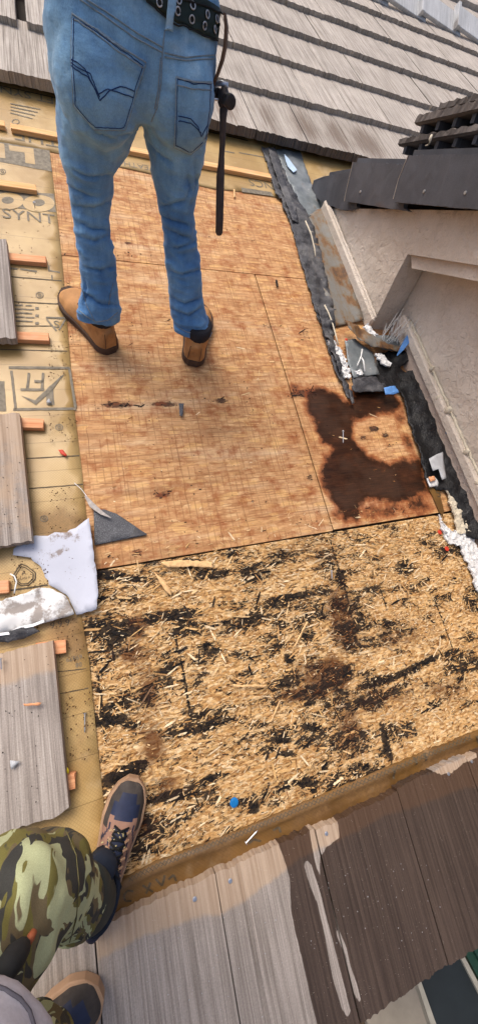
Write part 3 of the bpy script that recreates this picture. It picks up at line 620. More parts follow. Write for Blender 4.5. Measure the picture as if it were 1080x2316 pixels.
for pts, w in (([((20, 831), (158, 832)), ((26, 838), (36, 926)), ((30, 926), (172, 924)), ((157, 833), (171, 922))], 6), ([((66, 843), (62, 880)), ((98, 843), (95, 880)), ((47, 881), (100, 881)), ((78, 862), (98, 863))], 6)): bars(ul, pts, w, .0046)
bars(ul, [((98, 688), (150, 690))][:0], 3)
print_poly(ul, [(48, 895), (80, 905), (112, 874), (148, 842), (120, 880), (82, 916)], .0048); print_poly(ul, [(104, 888), (120, 880), (124, 916), (106, 916)], .0041)
print_poly(ul, [(-20, 862), (10, 862), (15, 930), (-20, 930)], .0041)
bars(ul, [((104, 718), (148, 719)), ((106, 722), (128, 748)), ((148, 722), (134, 746))], 4, .0046); print_text(ul, 'S', 128, 732, 12, 180, .0050)
for u, v, r_ in ((90, 667, 9), (134, 966, 9), (100, 1173, 9), (6, 388, 8)): print_ring(ul, u, v, r_, r_ * .8, .78, .0048); print_ring(ul, u, v, r_ * .45, r_ * .36, .5, .0048)
bars(ul, [((22, 625), (140, 635)), ((26, 682), (150, 688)), ((30, 737), (120, 737)), ((0, 790), (152, 794)), ((60, 1037), (180, 1030)), ((66, 1105), (188, 1095)), ((125, 1520), (196, 1512)), ((130, 1570), (200, 1556))], 2, .0043, 'print_dark')
for k in range(5): bars(ul, [((34, 690 + k * 9), (52 + (k * 7) % 17, 690 + k * 9)), ((58, 691 + k * 9), (72 + (k * 5) % 9, 691 + k * 9))], 3.0, .0043)
for k in range(3): bars(ul, [((80, 697 + k * 17), (88, 697 + k * 17))], 6, .0043)
bars(ul, [((22, 606), (40, 608)), ((46, 608), (84, 614))], 4, .0043)
bars(ul, [((111, 612), (136, 616)), ((111, 600), (111, 614)), ((118, 622), (118, 634))], 3, .0043)
print_text(ul, '69879', 168, 1488, 36, 180, .0045); print_text(ul, '08', 178, 1503, 14, 180, .0045); print_text(ul, '6 6 6', 136, 1410, 44, 180, .0045, 'print_dark')
# class emblem
for s0, hh in ((1.0, .0044), (.8, .0044)):
    E_ = [(47, 1275), (62, 1281), (80, 1295), (80, 1310), (66, 1323), (48, 1325), (34, 1315), (30, 1302)]; m_ = (55, 1304)
    E2 = [(m_[0] + (x - m_[0]) * s0, m_[1] + (y - m_[1]) * s0) for x, y in E_]; bars(ul, [(E2[i - 1], E2[i]) for i in range(len(E2))], 2.0 * s0 + .4, hh, 'print_dark')
print_text(ul, 'A', 54, 1296, 10, 0, .0046, 'print_dark'); print_text(ul, 'CLASS A', 55, 1308, 28, 4, .0046, 'print_dark'); bars(ul, [((20, 1336), (108, 1323))], 4, .0044, 'print_dark')

def dirt0(T): return np.clip(.15 + .25 * vnoise(T, 4, 8), 0, 1)
upP = [(-1.7, 2.96), (-1.7, 2.30)] + R2([(112, 344), (330, 392), (480, 428), (560, 436), (625, 448)]) + [(1.5, 2.3), (2.6, 2.34), (2.6, 2.96)]
uu = sheet('underlayment', upP, 'underlayment_tan', h=.0030, th=.0012, res=.05, px=False, hf=lambda a, b: .0007 * (fbm((a, b, 0), 5, 2, 6) + .6), attr={'dirt': dirt0}, smooth=True, frame=rframe((.5, 2.5, 0)),
    label='pale tan underlayment strip below the upper tile field behind the worker', cat='underlayment')
H2 = .0048
print_text(uu, 'FT SYN', 62, 214, 116, 180, H2); print_text(uu, 'THE', 84, 312, 100, 180, H2, 'print_grey'); print_text(uu, 'NCS', 590, 416, 50, 180, H2)
print_poly(uu, [(545, 424), (612, 434), (618, 444), (547, 434)], H2, 'print_grey'); bars(uu, [((0, 193), (130, 222)), ((300, 258), (560, 318))], 2, H2, 'print_dark')
print_text(uu, 'WEATH', 320, 376, 76, 180, H2); print_ring(uu, 36, 275, 9, 6, .75, H2)
for k in range(4): bars(uu, [((24, 234 + k * 7), (92 - k * 6, 247 + k * 7))], 2.2, H2)
bars(uu, [((540, 345), (600, 356)), ((500, 340), (530, 346))], 2.2, H2)
# folded strip along the lower edge of the board
FOLD = [(262, 1990), (330, 1955), (430, 1915), (560, 1865), (700, 1805), (820, 1755), (950, 1700), (1100, 1640), (1250, 1580)]
LOWR = [(1250, 1640), (1090, 1705), (880, 1795), (695, 1885), (480, 1995), (300, 2070), (200, 2120), (206, 2075)]
FB = [R(u, v)[:2] for u, v in FOLD]
def foldh(a, b):
    be = np.interp(a, [p[0] for p in FB], [p[1] for p in FB]); t = be - b
    return .0015 * (fbm((a, b, 0), 9, 2, 3) + .6) + (.014 * math.exp(-((t - .016) / .011) ** 2) if t > -.004 else 0) + .003 * math.exp(-((t - .045) / .01) ** 2)
uf = sheet('underlayment', R2(FOLD) + R2(LOWR), 'underlayment_wet', h=.003, th=.0012, res=.012, px=False, hf=foldh, attr={'dirt': lambda T: np.clip(.3 + .6 * vnoise(T, 9, 2), 0, 1)}, smooth=True, rag=.001, frame=rframe((.5, -.58, 0)),
    label='wet brown folded underlayment strip between the weathered board and the lower tiles', cat='underlayment')
def bars3(parent, segs, wpx, hf, mat):
    for (u0, v0), (u1, v1) in segs:
        n = max(2, int(math.hypot(u1 - u0, v1 - v0) / 5)); V = []; F = []
        dx, dy = u1 - u0, v1 - v0; L = math.hypot(dx, dy); nx, ny = -dy / L * wpx / 2, dx / L * wpx / 2
        for i in range(n + 1):
            t = i / n
            for s in (1, -1):
                p = R(u0 + dx * t + s * nx, v0 + dy * t + s * ny); V.append((p[0], p[1], .0045 + hf(p[0], p[1])))
        F = [(2 * i, 2 * i + 1, 2 * i + 3, 2 * i + 2) for i in range(n)]; mk('printed_mark', V, F, mat, parent)
HS = []
for k in range(85):       # hatched print along the fold
    u = 290 + k * 9; v = np.interp(u, [p[0] for p in FOLD], [p[1] for p in FOLD]); HS += [((u, v + 4), (u + 11, v + 8)), ((u + 10, v - 1), (u + 2, v + 10))]
bars3(uf, HS, 1.6, foldh, 'print_dark')
CK = [((302, 2012), (288, 2010)), ((288, 2010), (280, 2022)), ((280, 2022), (284, 2034)), ((284, 2034), (298, 2034)), ((322, 1998), (346, 2014)), ((340, 1992), (330, 2018)), ((352, 1984), (366, 2000)), ((366, 2000), (372, 1976)), ((380, 1985), (392, 1975)), ((392, 1975), (398, 1990)), ((560, 1905), (572, 1896)), ((572, 1896), (588, 1900)), ((615, 1876), (628, 1868)), ((628, 1868), (632, 1880)), ((930, 1710), (934, 1728)), ((952, 1702), (956, 1720)), ((882, 1735), (886, 1760)), ((1068, 1662), (1078, 1680))]
bars3(uf, CK, 5, foldh, 'print_dark')

# ---------------------------------------------------------------- concrete tiles
def profile(n, seed, depth=.003):
    r = random.Random(seed); h = []; g = 0
    for i in range(n): g = .55 * g + r.gauss(0, .5); h.append(-depth * min(1, abs(g)) - (depth * .9 if r.random() < .09 else 0))
    return h
def tile_vf(w, L, th, n, seed, rb=.005, rh=.0, nb=1, depth=.003):
    """ribbed tile: x across, y 0 (butt) .. L (head), z 0 .. th; returns V, F, material index"""
    r = random.Random(seed * 31 + 5); pr = profile(n + 1, seed, depth); V = []; F = []; MI = []; e0 = 0; e1 = 0
    ys = []
    for i in range(n + 1):
        e0 = .6 * e0 + r.gauss(0, rb * .7); e1 = .6 * e1 + r.gauss(0, rh * .7); ys.append((e0, L + e1))
    for i in range(n + 1):
        x = -w / 2 + w * i / n
        for j in range(nb + 1): t = j / nb; V.append((x, ys[i][0] * (1 - t) + ys[i][1] * t, th + pr[i]))
        V.append((x, ys[i][0] * .5 + r.gauss(0, rb * .25), r.uniform(-.001, .002))); V.append((x, ys[i][1], 0))
    m = nb + 3
    for i in range(n):
        p, q = i * m, (i + 1) * m
        for j in range(nb): F.append((p + j, q + j, q + j + 1, p + j + 1)); MI.append(0)
        F += [(p + nb + 1, q + nb + 1, q, p), (p + nb, q + nb, q + nb + 2, p + nb + 2), (p + nb + 2, q + nb + 2, q + nb + 1, p + nb + 1)]; MI += [1, 1, 1]
    for i, fl in ((0, 1), (n, 0)):
        p = i * m; f = [p + nb + 1] + [p + j for j in range(nb + 1)] + [p + nb + 2]; F.append(tuple(f) if fl else tuple(reversed(f))); MI.append(1)
    return V, F, MI
field = thing('tiled_roof', rframe((.5, 2.7, 0)), 'field of pale ribbed concrete tiles sloping up behind the worker', 'tiled roof')
TW = .348
TV = []
for s in range(6):
    V, F, mi = tile_vf(TW - .004, .57, .046, 26, s + 3); X = np.array(V); TV.append(mesh_data('roof_tile', V, F, ['tile_pale', 'tile_butt'], mi=mi))
finv = FR[field].inverted()
def lay(meshv, a, b, h0, tilt, parent, rz=0.0, name='roof_tile'):
    fr = rframe((a, b, h0), rz, tilt); return put(name, meshv, None, parent, finv @ fr if parent is field else FR[parent].inverted() @ fr)
B0 = R(480, 289, .045)[1]
ROWB = [B0 + k * .472 for k in range(6)]
dark_at = [(700, 335), (640, 320), (760, 350), (560, 305), (660, 315)]
def far_tile(k, a, b, seed):
    return lay(TV[seed % 6], a, b, .036, -.062, field, rz=rnd.gauss(0, .004))
STREAKS = []
for k, b in enumerate(ROWB):
    off = [-.02, .13, .05, .18, .02, .11][k]; i = 0
    a = -2.2 + off
    while a < 5.2:
        g = .05 if (k == 1 and abs(a + .12) < TW / 2) else 0
        if k == 0 and a > .3:
            # weather-streaked tiles of the lowest course get their own mesh
            V, F, mi = tile_vf(TW - .004, .57, .046, 40, 40 + i, nb=6); X = np.array(V)
            gr = np.zeros(len(X)); wx = a + X[:, 0]; wy = X[:, 1]
            for (ca, s_, w_) in ((.93, .85, .10), (1.22, .8, .07), (1.48, .95, .13), (1.72, .9, .12), (1.95, 1., .15)):
                gr = np.maximum(gr, s_ * np.exp(-((wx - ca) / w_) ** 2) * np.exp(-((wy - .2) / .24) ** 2))
            me = mesh_data('roof_tile', V, F, ['tile_pale', 'tile_darkbutt' if a > .85 else 'tile_butt'], mi=mi, attrs={'grime': gr}); lay(me, a, b + rnd.gauss(0, .004), .036, -.062, field, rz=rnd.gauss(0, .003))
        else: far_tile(k, a + rnd.gauss(0, .003) + g, b + rnd.gauss(0, .004), rnd.randrange(6))
        a += TW; i += 1
# ridge of pale cap tiles and the roof beyond it
ridge = thing('ridge_cap_row', rframe((3.4, 5.45, 0)), 'row of pale stepped ridge cap tiles high at the right', 'ridge caps')
RV, RF = bbox(-.30, .30, -.09, .09, 0, .035, .004); V2_, F2_ = bbox(-.30, -.262, -.105, .105, -.012, .05, .004)
RM = mesh_data('ridge_tile', *join((RV, RF), (V2_, F2_)), ['ridge_pale'])
for i in range(9):
    fr = rframe((1.9 + i * .48, 5.43, .11), 0, .5, .10); put('ridge_tile', RM, None, ridge, FR[ridge].inverted() @ fr)
beyond = thing('far_roof', rframe((4, 7, 0)), 'distant pale tiled slope beyond the ridge caps in the corner', 'tiled roof')
V, F = box(1.2, 14, 5.56, 13, -.06, .0); mk('roof_sheet', V, F, 'tile_butt', beyond)
BM_ = [mesh_data('roof_tile', *[x for x in tile_vf(.42, .8, .05, 10, 70 + s)][:2], ['tile_pale']) for s in range(3)]
for k in range(8):
    for i in range(16): put('roof_tile', BM_[rnd.randrange(3)], None, beyond, FR[beyond].inverted() @ rframe((2.2 + i * .424 + (k % 2) * .2, 5.75 + k * .66, .035), 0, -.07))

# tile row along the eave in front of the photographer
erow = thing('tile_row', rframe((.3, -.64, 0)), 'lowest row of concrete tiles, grey and dry at left, dark wet at right', 'tile row')
WET = R2([(618, 1880), (640, 1935), (655, 1985), (658, 2060), (668, 2110), (685, 2180), (715, 2316), (740, 2420), (1500, 2420), (1500, 1400), (900, 1700), (760, 1790)], .034)
DRY = [R2(p, .034) for p in ([(685, 1952), (694, 1946), (703, 1955), (716, 1995), (727, 2030), (740, 2085), (757, 2150), (775, 2220), (792, 2290), (785, 2300), (772, 2282), (752, 2215), (740, 2150), (728, 2090), (716, 2040), (700, 2000)],
    [(757, 2095), (768, 2110), (782, 2142), (790, 2180), (800, 2210), (815, 2258), (812, 2268), (800, 2250), (788, 2205), (780, 2160), (764, 2125)], [(698, 1868), (752, 1838), (764, 1862), (766, 1895), (738, 1915), (724, 1935), (722, 1955), (726, 1985), (716, 1965), (706, 1920)], [(965, 1738), (1020, 1712), (1070, 1690), (1078, 1712), (1040, 1730), (1018, 1748), (996, 1752)])]
MUD = R2([(215, 2090), (480, 1970), (640, 1900), (900, 1780), (1200, 1640), (1200, 1740), (1000, 1800), (860, 1850), (700, 1930), (620, 1985), (560, 2030), (500, 2065), (330, 2110), (220, 2170)], .034)
NAIL_V, NAIL_F = tube([(0, 0, 0), (0, 0, .0015), (0, 0, .0022)], [.0055, .0055, .0035], 12); NAILM = mesh_data('nail_head', NAIL_V, NAIL_F, ['steel'])
for i in range(8):
    a0 = -.775 + i * .3045; head = -.627 + [.0, .004, .002, .002, -.006, .006, -.002, .004][i]; butt = -1.068 + [.0, .003, .004, -.004, .004, -.006, .003, 0][i]
    V, F, mi = tile_vf(.3045 - .0035, head - butt, .031, 64, 90 + i, rb=.0024, rh=.002, nb=48, depth=.0013)
    X = np.array(V); P = np.column_stack([X[:, 0] + a0 + .152, X[:, 1] + butt])
    wet = np.clip(.5 + sdist(P, WET) / .012, 0, 1)
    for d in DRY: wet = np.minimum(wet, np.clip(.5 - sdist(P, d) / .007, 0, 1))
    mud = np.clip(.5 + sdist(P, MUD) / .05, 0, 1)
    me = mesh_data('roof_tile', V, F, ['tile_near', 'tile_near'], mi=mi, attrs={'wet': wet, 'mud': mud})
    t = lay(me, a0 + .152, butt, .004, .0, erow, rz=rnd.gauss(0, .002))
    for u, v in ((737, 1885), (520, 1992), (440, 2033), (1013, 1750), (1065, 1722)):
        p = R(u, v, .035)
        if a0 <= p[0] < a0 + .3045:
            fr = rframe((p[0], p[1], .0348)); nl = bpy.data.objects.new('nail_head', NAILM); COL.objects.link(nl); nl.parent = t; nl.matrix_local = FR[t].inverted() @ fr

# tiles still lying along the left edge
def left_tile(corners_px, hb, hh, seed, label, mudf=None, n=44, extra=None, mat='tile_left'):
    (ub, vb), (ut, vt) = corners_px; p = R(ub, vb, hb); q = R(ut, vt, hh); w = .42; L = q[1] - p[1]; rz = math.atan2(-(q[0] - p[0]), L)
    V, F, mi = tile_vf(w, L, .031, n, seed, rb=.0035, rh=.002, nb=20, depth=.0015); V = [(x - w / 2, y, z) for x, y, z in V]; X = np.array(V)
    at = {'wet': np.zeros(len(X)), 'mud': np.zeros(len(X)) if mudf is None else mudf(X), 'grime': np.zeros(len(X))}
    fr = rframe((p[0], p[1], hb - .031), rz, math.atan2(hh - hb, L))
    return mk('concrete_tile', V, F, [mat, mat], frame=fr, space='own', mi=mi, attrs=at, label=label, cat='roof tile', group='tiles left along the edge')
left_tile(((36, 765), (14, 540)), .062, .05, 201, 'grey roof tile cut off by the left edge beside the brown boot')
left_tile(((72, 1222), (44, 934)), .055, .05, 202, 'ribbed sandy grey roof tile just above the white paper', lambda X: np.clip(.45 + .3 * X[:, 1] / .45, 0, 1) * .9)
left_tile(((157, 1835), (119, 1448)), .05, .045, 203, 'large ribbed grey roof tile next to the photographer\'s left shoe', lambda X: np.clip((X[:, 1] - .30) / .08, 0, 1))
left_tile(((-30, 560), (-30, 350)), .062, .05, 204, 'grey roof tile at the far left below the long batten')

# battens
def batten(u0, v0, u1, v1, label, mat='fir', w=.038, th=.02, h=.024):
    p, q = R(u0, v0, h), R(u1, v1, h); L = np.linalg.norm(q[:2] - p[:2]); fr = rframe((p[0], p[1], .0045), math.atan2(q[1] - p[1], q[0] - p[0]))
    V, F = bbox(0, L, -w / 2, w / 2, 0, th, .0015); r = random.Random(int(u1 + v1)); V = [(x + (r.uniform(-.003, .003) if x > L * .5 else 0), y, z) for x, y, z in V]
    return mk('batten', V, F, mat, frame=fr, space='own', label=label, cat='batten', group='roof battens')
batten(24, 284, 612, 398, 'long thin pale batten running behind the worker\'s legs'); batten(-80, 262, 10, 279, 'short end of batten at the left edge meeting the long one')
batten(-60, 404, 82, 424, 'pale batten stub above the large SYNT print'); batten(15, 579, 104, 587, 'pinkish batten stub beside the uppermost left tile', 'red_fir')
batten(-30, 755, 112, 762, 'batten stub with a chipped edge left of the brown boot', 'red_fir'); batten(20, 955, 99, 958, 'short batten stub beside the sandy grey tile', 'red_fir')
batten(-60, 1333, 20, 1326, 'batten end at the left edge beside the round class emblem', 'red_fir'); batten(80, 1470, 148, 1462, 'splintered batten stub at the top of the large grey tile', 'red_fir')
batten(100, 1782, 170, 1766, 'splintered batten stub near the toe of the shoe', 'red_fir')
# ---------------------------------------------------------------- stucco gable wall at the right
A1, A2 = 1.418, 1.56
def bh(u, v, a=A1): return A(u, v, a)[1:]
RK0 = np.array(bh(740, 466)); RKd = np.array([-.846, .533])          # rake line: start and direction in (b, h)
UPV = np.array([_s, _c])                                             # plumb in (b, h)
wall = thing('stucco_wall', Matrix.Translation(Vector(W((A1, 1.3, 0)))), 'tan stucco gable wall with a projecting band rising from the roof', 'wall')
def slab_bh(name, pts, a0, a1, mat, parent, res=.03, amp=.0, rag=0.0, seed=3, grime=None, **kw):
    """a plate standing square to the courses: outline in (b, h), from a0 (seen side) to a1"""
    T, F = tri_sheet(pts, res, rag, seed); n = len(T)
    x = np.full(n, a0)
    if amp: x = x - amp * np.array([fbm((p[0], p[1], 0), 16, 4, seed) for p in T])
    S = np.column_stack([x, T]); Bk = np.column_stack([np.full(n, a1), T]); E = {}
    for f in F:
        for i in range(len(f)): E[(f[i], f[(i + 1) % len(f)])] = 1
    # seen side faces -a
    FF = [tuple(reversed(f)) for f in F] + [tuple(i + n for i in f) for f in F] + [(a, b, b + n, a + n) for (a, b) in E if (b, a) not in E]
    at = {'grime': np.tile(grime(T) if grime else np.zeros(n), 2)}
    return mk(name, np.vstack([S, Bk]), FF, mat, parent, attrs=at, smooth=False, **kw)
def rk(s, d=0.0): return tuple(RK0 + RKd * s - UPV * d)
Vc = np.array(bh(920, 575)); Bc = np.array(bh(835, 748))
PK = 2.3                                                            # the gable's peak along the rake
dn = np.array([-.995, -.1])                                         # front rake goes down again beyond the frame
pk = np.array(rk(PK)); low = Vc + RKd * (PK - .35)
bandF = [rk(-.12, .01), tuple(Bc + np.array([.95, -.03])), tuple(Bc - np.array([0, .03])), tuple(Vc), tuple(low), tuple(pk)]
def gr_band(T):
    d = np.abs((T - RK0) @ np.array([RKd[1], -RKd[0]])); return .16 + .36 * np.exp(-d / .05) + .3 * np.exp(-np.linalg.norm(T - np.array(bh(745, 490)), axis=1) / .05)
slab_bh('raised_band', bandF, A1, A2 - .004, 'stucco', wall, .025, .003, grime=gr_band)
slab_bh('wall_face', [(1.62, -.06), (-1.0, -.06), (-1.0, .75), tuple(pk + dn * .8 - np.array([0, .12])), tuple(pk - UPV * .06), tuple(Vc + np.array([.2, .04]))], A2, A2 + .16, 'stucco', wall, .035, .003)
# projecting ledge moulding below the band
lip = [tuple(Vc + RKd * 0 - UPV * .001), tuple(Vc + RKd * 1.4 - UPV * .001), tuple(Vc + RKd * 1.4 - UPV * .05), tuple(Vc + RKd * .05 - UPV * .05)]
slab_bh('soffit_moulding', lip, A1 + .02, A2 + .01, 'stucco', wall, .03, .002)
# plaster stop along the foot of the band and of the wall
def strip3(name, pts, mat, parent, rad=.011, n=10, jit=.0015, seed=1):
    r = random.Random(seed); Q = []
    for p, q in zip(pts[:-1], pts[1:]):
        p, q = np.array(p), np.array(q); k = max(1, int(np.linalg.norm(q - p) / .02))
        Q += [p + (q - p) * i / k + np.array([r.gauss(0, jit) for _ in range(3)]) for i in range(k)]
    Q.append(np.array(pts[-1])); V, F = tube(Q, [rad * r.uniform(.9, 1.1) for _ in Q], n); return mk(name, V, F, mat, parent, smooth=True)
V, F = bbox(A1 - .030, A1 - .001, 1.305, 2.2, -.004, .07, .008); mk('plaster_stop', V, F, 'stucco', wall)
strip3('plaster_bead', [(A1 - .012, 1.31, .072), (A1 - .012, 2.15, .072)], 'stucco', wall, .008, jit=.0006)
slab_bh('base_band', [(1.3, -.02), (-1.0, -.02), (-1.0, .095), (1.3, .095)], A2 - .018, A2 - .0035, 'stucco_base', wall, .03, .002)
mk('plaster_stop', *bbox(A2 - .034, A2 - .004, -.99, 1.29, .082, .128, .006), 'stucco', wall); strip3('foam_bead', [(A2 - .008, 1.24, .131), (A2 - .008, .3, .132), (A2 - .008, -.9, .131)], 'foam', wall, .006, jit=.0012)
for k, (u, v, s) in enumerate(((975, 833, .016), (988, 900, .015), (1012, 928, .022), (1053, 1022, .018), (1077, 1092, .016))):
    p = A(u, v, A2 - .03); r = random.Random(k); bm = bmesh.new(); bmesh.ops.create_icosphere(bm, subdivisions=2, radius=1)
    for q in bm.verts: q.co *= 1 + .35 * mnoise.noise(q.co * 1.6 + Vector((k * 7, 0, 0)))
    V, F = from_bm(bm); V = np.array(V) * np.array([s * .35, s * .8, s]) + p; mk('foam_blob', V, F, 'foam', wall, smooth=True)
p = A(1011, 978, A2 - .021); V, F = tube([p, p + np.array([-.004, 0, 0])], [.010, .009], 14); mk('nail_washer', V, F, 'blue_plastic', label='round blue plastic nail cap on the wall base', cat='nail cap', frame=rframe(p), smooth=False)
# gable roof behind the rake, and its dark rake tiles
groof = thing('gable_roof', Matrix.Translation(Vector(W((1.6, *rk(.5))))), 'small gable roof behind the black rake tiles', 'roof')
def plate(p0, p1, a0, a1, th):
    n_ = np.array([p1[1] - p0[1], -(p1[0] - p0[0])]); n_ = n_ / np.linalg.norm(n_); n_ = n_ if n_ @ UPV > 0 else -n_
    q = [np.array(p0), np.array(p1), np.array(p1) + n_ * th, np.array(p0) + n_ * th]
    V = [(a, *x) for a in (a0, a1) for x in q]; return V, [(0, 1, 2, 3), (7, 6, 5, 4), (0, 4, 5, 1), (1, 5, 6, 2), (2, 6, 7, 3), (3, 7, 4, 0)]
RKn = np.array([RKd[1], -RKd[0]]); RKn = RKn if RKn @ UPV > 0 else -RKn
V, F = plate(np.array(rk(-.45)) + RKn * .03, pk + RKn * .03, A1 + .03, 5.2, .05); mk('back_slope', V, F, 'tile_darkbutt', groof)
V, F = plate(pk + RKn * .03, pk + dn * 1.9 + RKn * .03, A1 + .03, 5.2, .05); mk('front_slope', V, F, 'tile_darkbutt', groof)
def rake_tile(face, out, label, nails=()):
    """black L-shaped rake tile: face outline in photo pixels, standing 'out' metres proud of the wall"""
    a = A1 - out; P = [tuple(A(u, v, a)[1:]) for u, v in face]
    o = thing('rake_tile', Matrix.Translation(Vector(W((a, *P[0])))) @ ROOF, label, 'rake tile', 'black rake tiles')
    slab_bh('face_plate', P, a, a + .022, 'tile_black', o, .03, .0012, .0008, seed=len(label))
    t0, t1 = np.array(P[0]), np.array(P[1]); V, F = plate(t0 - UPV * .001, t1 - UPV * .001, a + .0225, a + .2, .02); mk('top_flange', V, F, 'tile_black', o)
    strip = [A(u, v, a - .0005) for u, v in (face[0], face[-1], face[-2])]; V, F = tube(strip, .0022, 6); mk('worn_edge', V, F, 'tile_butt', o)
    for u, v in nails:
        p = A(u, v, a - .001); V, F = tube([p, p + np.array([-.003, 0, 0])], [.006, .005], 12); mk('nail_head', V, F, 'steel', o)
rake_tile([(735, 398), (800, 388), (806, 470), (795, 476), (770, 474), (738, 462), (712, 446), (704, 425), (709, 408)], .020, 'black rake tile at the low end, smallest of the three')
rake_tile([(797, 367), (915, 371), (912, 470), (922, 478), (885, 472), (778, 455), (779, 445)], .047, 'black rake tile with a single nail, between the other two', [(814, 434)])
rake_tile([(922, 351), (1150, 346), (1180, 486), (1080, 474), (889, 457), (888, 450), (900, 405)], .074, 'largest black rake tile with two nails at the right edge', [(958, 433), (1051, 436), (1020, 428)][:2])
# stacked loose tiles above the rake
def stack_tile(u0, v0, a, depth, th, L, label, seed, lift=0):
    p = A(u0, v0, a); fr_x = np.array([0, RKd[0], RKd[1]]); fr_y = np.array([1., 0, 0]); fr_z = np.array([0, RKn[0], RKn[1]])
    o = thing('loose_tile', Matrix.Translation(Vector(W(p))) @ ROOF, label, 'roof tile', 'stack of loose dark tiles')
    r = random.Random(seed); n = 44; V = []
    for i in range(n + 1):
        x = L * i / n; e = .012 * abs(math.sin(i * .9 + seed)) + r.uniform(0, .006)
        e *= .7
        rows = [(0 + r.uniform(-.004, .004), th - e * .8), (depth, th), (depth, 0), (.014, 0), (.0 + r.uniform(-.002, .002), .006)]
        V += [p + fr_x * x + fr_y * y + fr_z * z for y, z in rows]
    F = []
    for i in range(n):
        for j in range(5): q, q2 = i * 5 + j, i * 5 + (j + 1) % 5; F.append((q, q2, q2 + 5, q + 5))
    F += [tuple(range(5))[::-1], tuple(n * 5 + j for j in range(5))]
    mk('tile_body', V, F, 'tile_darkbutt', o)
    for k in range(7):
        x0 = .03 + k * L / 7; V, F = box(0, 1, 0, 1, 0, 1); V = [p + fr_x * (x0 + x * .02) + fr_y * (.02 + y * (depth - .04)) + fr_z * (-.028 + z * .027) for x, y, z in V]; mk('underside_rib', V, F, 'tile_black', o)
stack_tile(897, 330, 1.52, .42, .030, .75, 'loose dark roof tile, lowest of the stack above the black rake tiles', 1)
stack_tile(935, 282, 1.54, .42, .036, .70, 'loose dark roof tile, middle of the stack with ribs underneath', 2)
stack_tile(988, 252, 1.58, .42, .030, .60, 'loose greyish roof tile, topmost of the stack', 3)
p = A(972, 318, 1.50); V, F = tube([p + np.array(x) for x in ((0, .012, .014), (-.003, .004, .004), (0, -.004, -.004), (-.002, -.003, -.014), (0, .012, -.024))], [.004, .007, .004, .003, .002], 8); mk('cord_scrap', V, F, 'foam', frame=rframe(p), label='pale frayed scrap hanging from the tile stack', cat='scrap', smooth=True)

# ---------------------------------------------------------------- torn flashing along the wall
def thg(*a, **k): return sheet(*a, **k)
FELT = [(590, 333), (620, 338), (636, 375), (650, 410), (672, 450), (696, 492), (708, 515), (720, 560), (733, 620), (748, 680), (758, 735), (750, 780), (762, 815), (775, 845), (790, 880), (797, 905), (786, 902), (757, 845), (740, 790), (722, 735), (707, 690), (695, 650), (675, 580), (657, 510), (640, 475), (634, 452), (622, 444), (610, 395)]
thg('felt_strip', FELT, 'black_felt', h=.008, th=.003, res=.016, rag=.0025, amp=.012, ns=17, seed=4, label='crumpled torn black felt strip running down beside the orange sheathing', cat='roofing felt')
thg('felt_strip', [(606, 336), (620, 345), (632, 378), (650, 425), (668, 470), (675, 505), (660, 500), (645, 455), (628, 410), (612, 365)], 'black_felt', h=.021, th=.003, res=.014, rag=.001, amp=.006, ns=22, seed=14, label='narrow smooth black felt fold on top of the upper torn strip', cat='roofing felt')
thg('felt_strip', [(740, 690), (752, 720), (748, 760), (760, 800), (772, 838), (764, 842), (750, 800), (734, 760), (722, 725), (716, 690)], 'black_felt', h=.022, th=.003, res=.012, rag=.004, amp=.02, ns=30, seed=15, label='shredded black felt clump above the white plaster crust', cat='roofing felt')
thg('metal_sheet', [(621, 338), (679, 345), (690, 380), (703, 415), (722, 452), (742, 470), (735, 490), (712, 484), (694, 494), (668, 452), (646, 400)], 'grey_metal', h=.006, th=.002, res=.016, rag=.001, amp=.007, ns=14, seed=6, label='grey dirty metal flashing sheet at the top of the torn strip', cat='flashing')
thg('metal_scrap', [(642, 348), (652, 358), (671, 384), (663, 390), (650, 376), (645, 362)], 'sky_blue_metal', h=.02, th=.001, res=.02, label='small pale blue shiny patch on the grey flashing', cat='scrap')
thg('valley_flashing', [(690, 492), (714, 478), (738, 482), (760, 550), (790, 640), (818, 728), (790, 732), (752, 740), (738, 682), (722, 622), (706, 556)], 'rusty_metal', h=.008, th=.002, res=.02, amp=.003, ns=10, seed=8, hf=lambda a, b: .03 * max(0, (a - 1.30) / .12) ** 2, label='rust-stained metal flashing pan beside the stucco wall', cat='flashing')
thg('bent_flashing', [(776, 728), (808, 740), (838, 760), (872, 778), (915, 786), (955, 795), (905, 796), (868, 792), (838, 784), (806, 766), (788, 748)], 'rusty_metal', h=.045, th=.002, res=.014, amp=.014, ns=12, seed=9, label='bent brown metal flashing flap below the wall corner', cat='flashing')
thg('metal_sheet', [(838, 758), (880, 760), (925, 772), (958, 795), (900, 797), (862, 790)], 'grey_metal', h=.034, th=.002, res=.016, amp=.006, ns=9, seed=10, label='grey metal flashing leaf under the white bristles', cat='flashing')
thg('step_flashing', [(778, 772), (800, 768), (842, 798), (856, 848), (830, 850), (798, 855), (786, 820)], 'grey_metal', h=.018, th=.002, res=.016, amp=.006, ns=9, seed=11, label='grey step flashing piece beside the white plaster crust', cat='flashing')
BLK = [(796, 852), (850, 848), (846, 815), (862, 800), (900, 798), (930, 796), (934, 832), (918, 824), (902, 836), (912, 846), (938, 843), (958, 848), (980, 900), (992, 950), (1006, 1000), (1017, 1045), (1030, 1080), (1045, 1110), (1058, 1150), (1074, 1195), (1076, 1226), (1050, 1215), (1038, 1170), (1020, 1130), (1005, 1112), (985, 1108), (960, 1082), (946, 1030), (932, 985), (916, 930), (902, 888), (870, 884), (800, 884)]
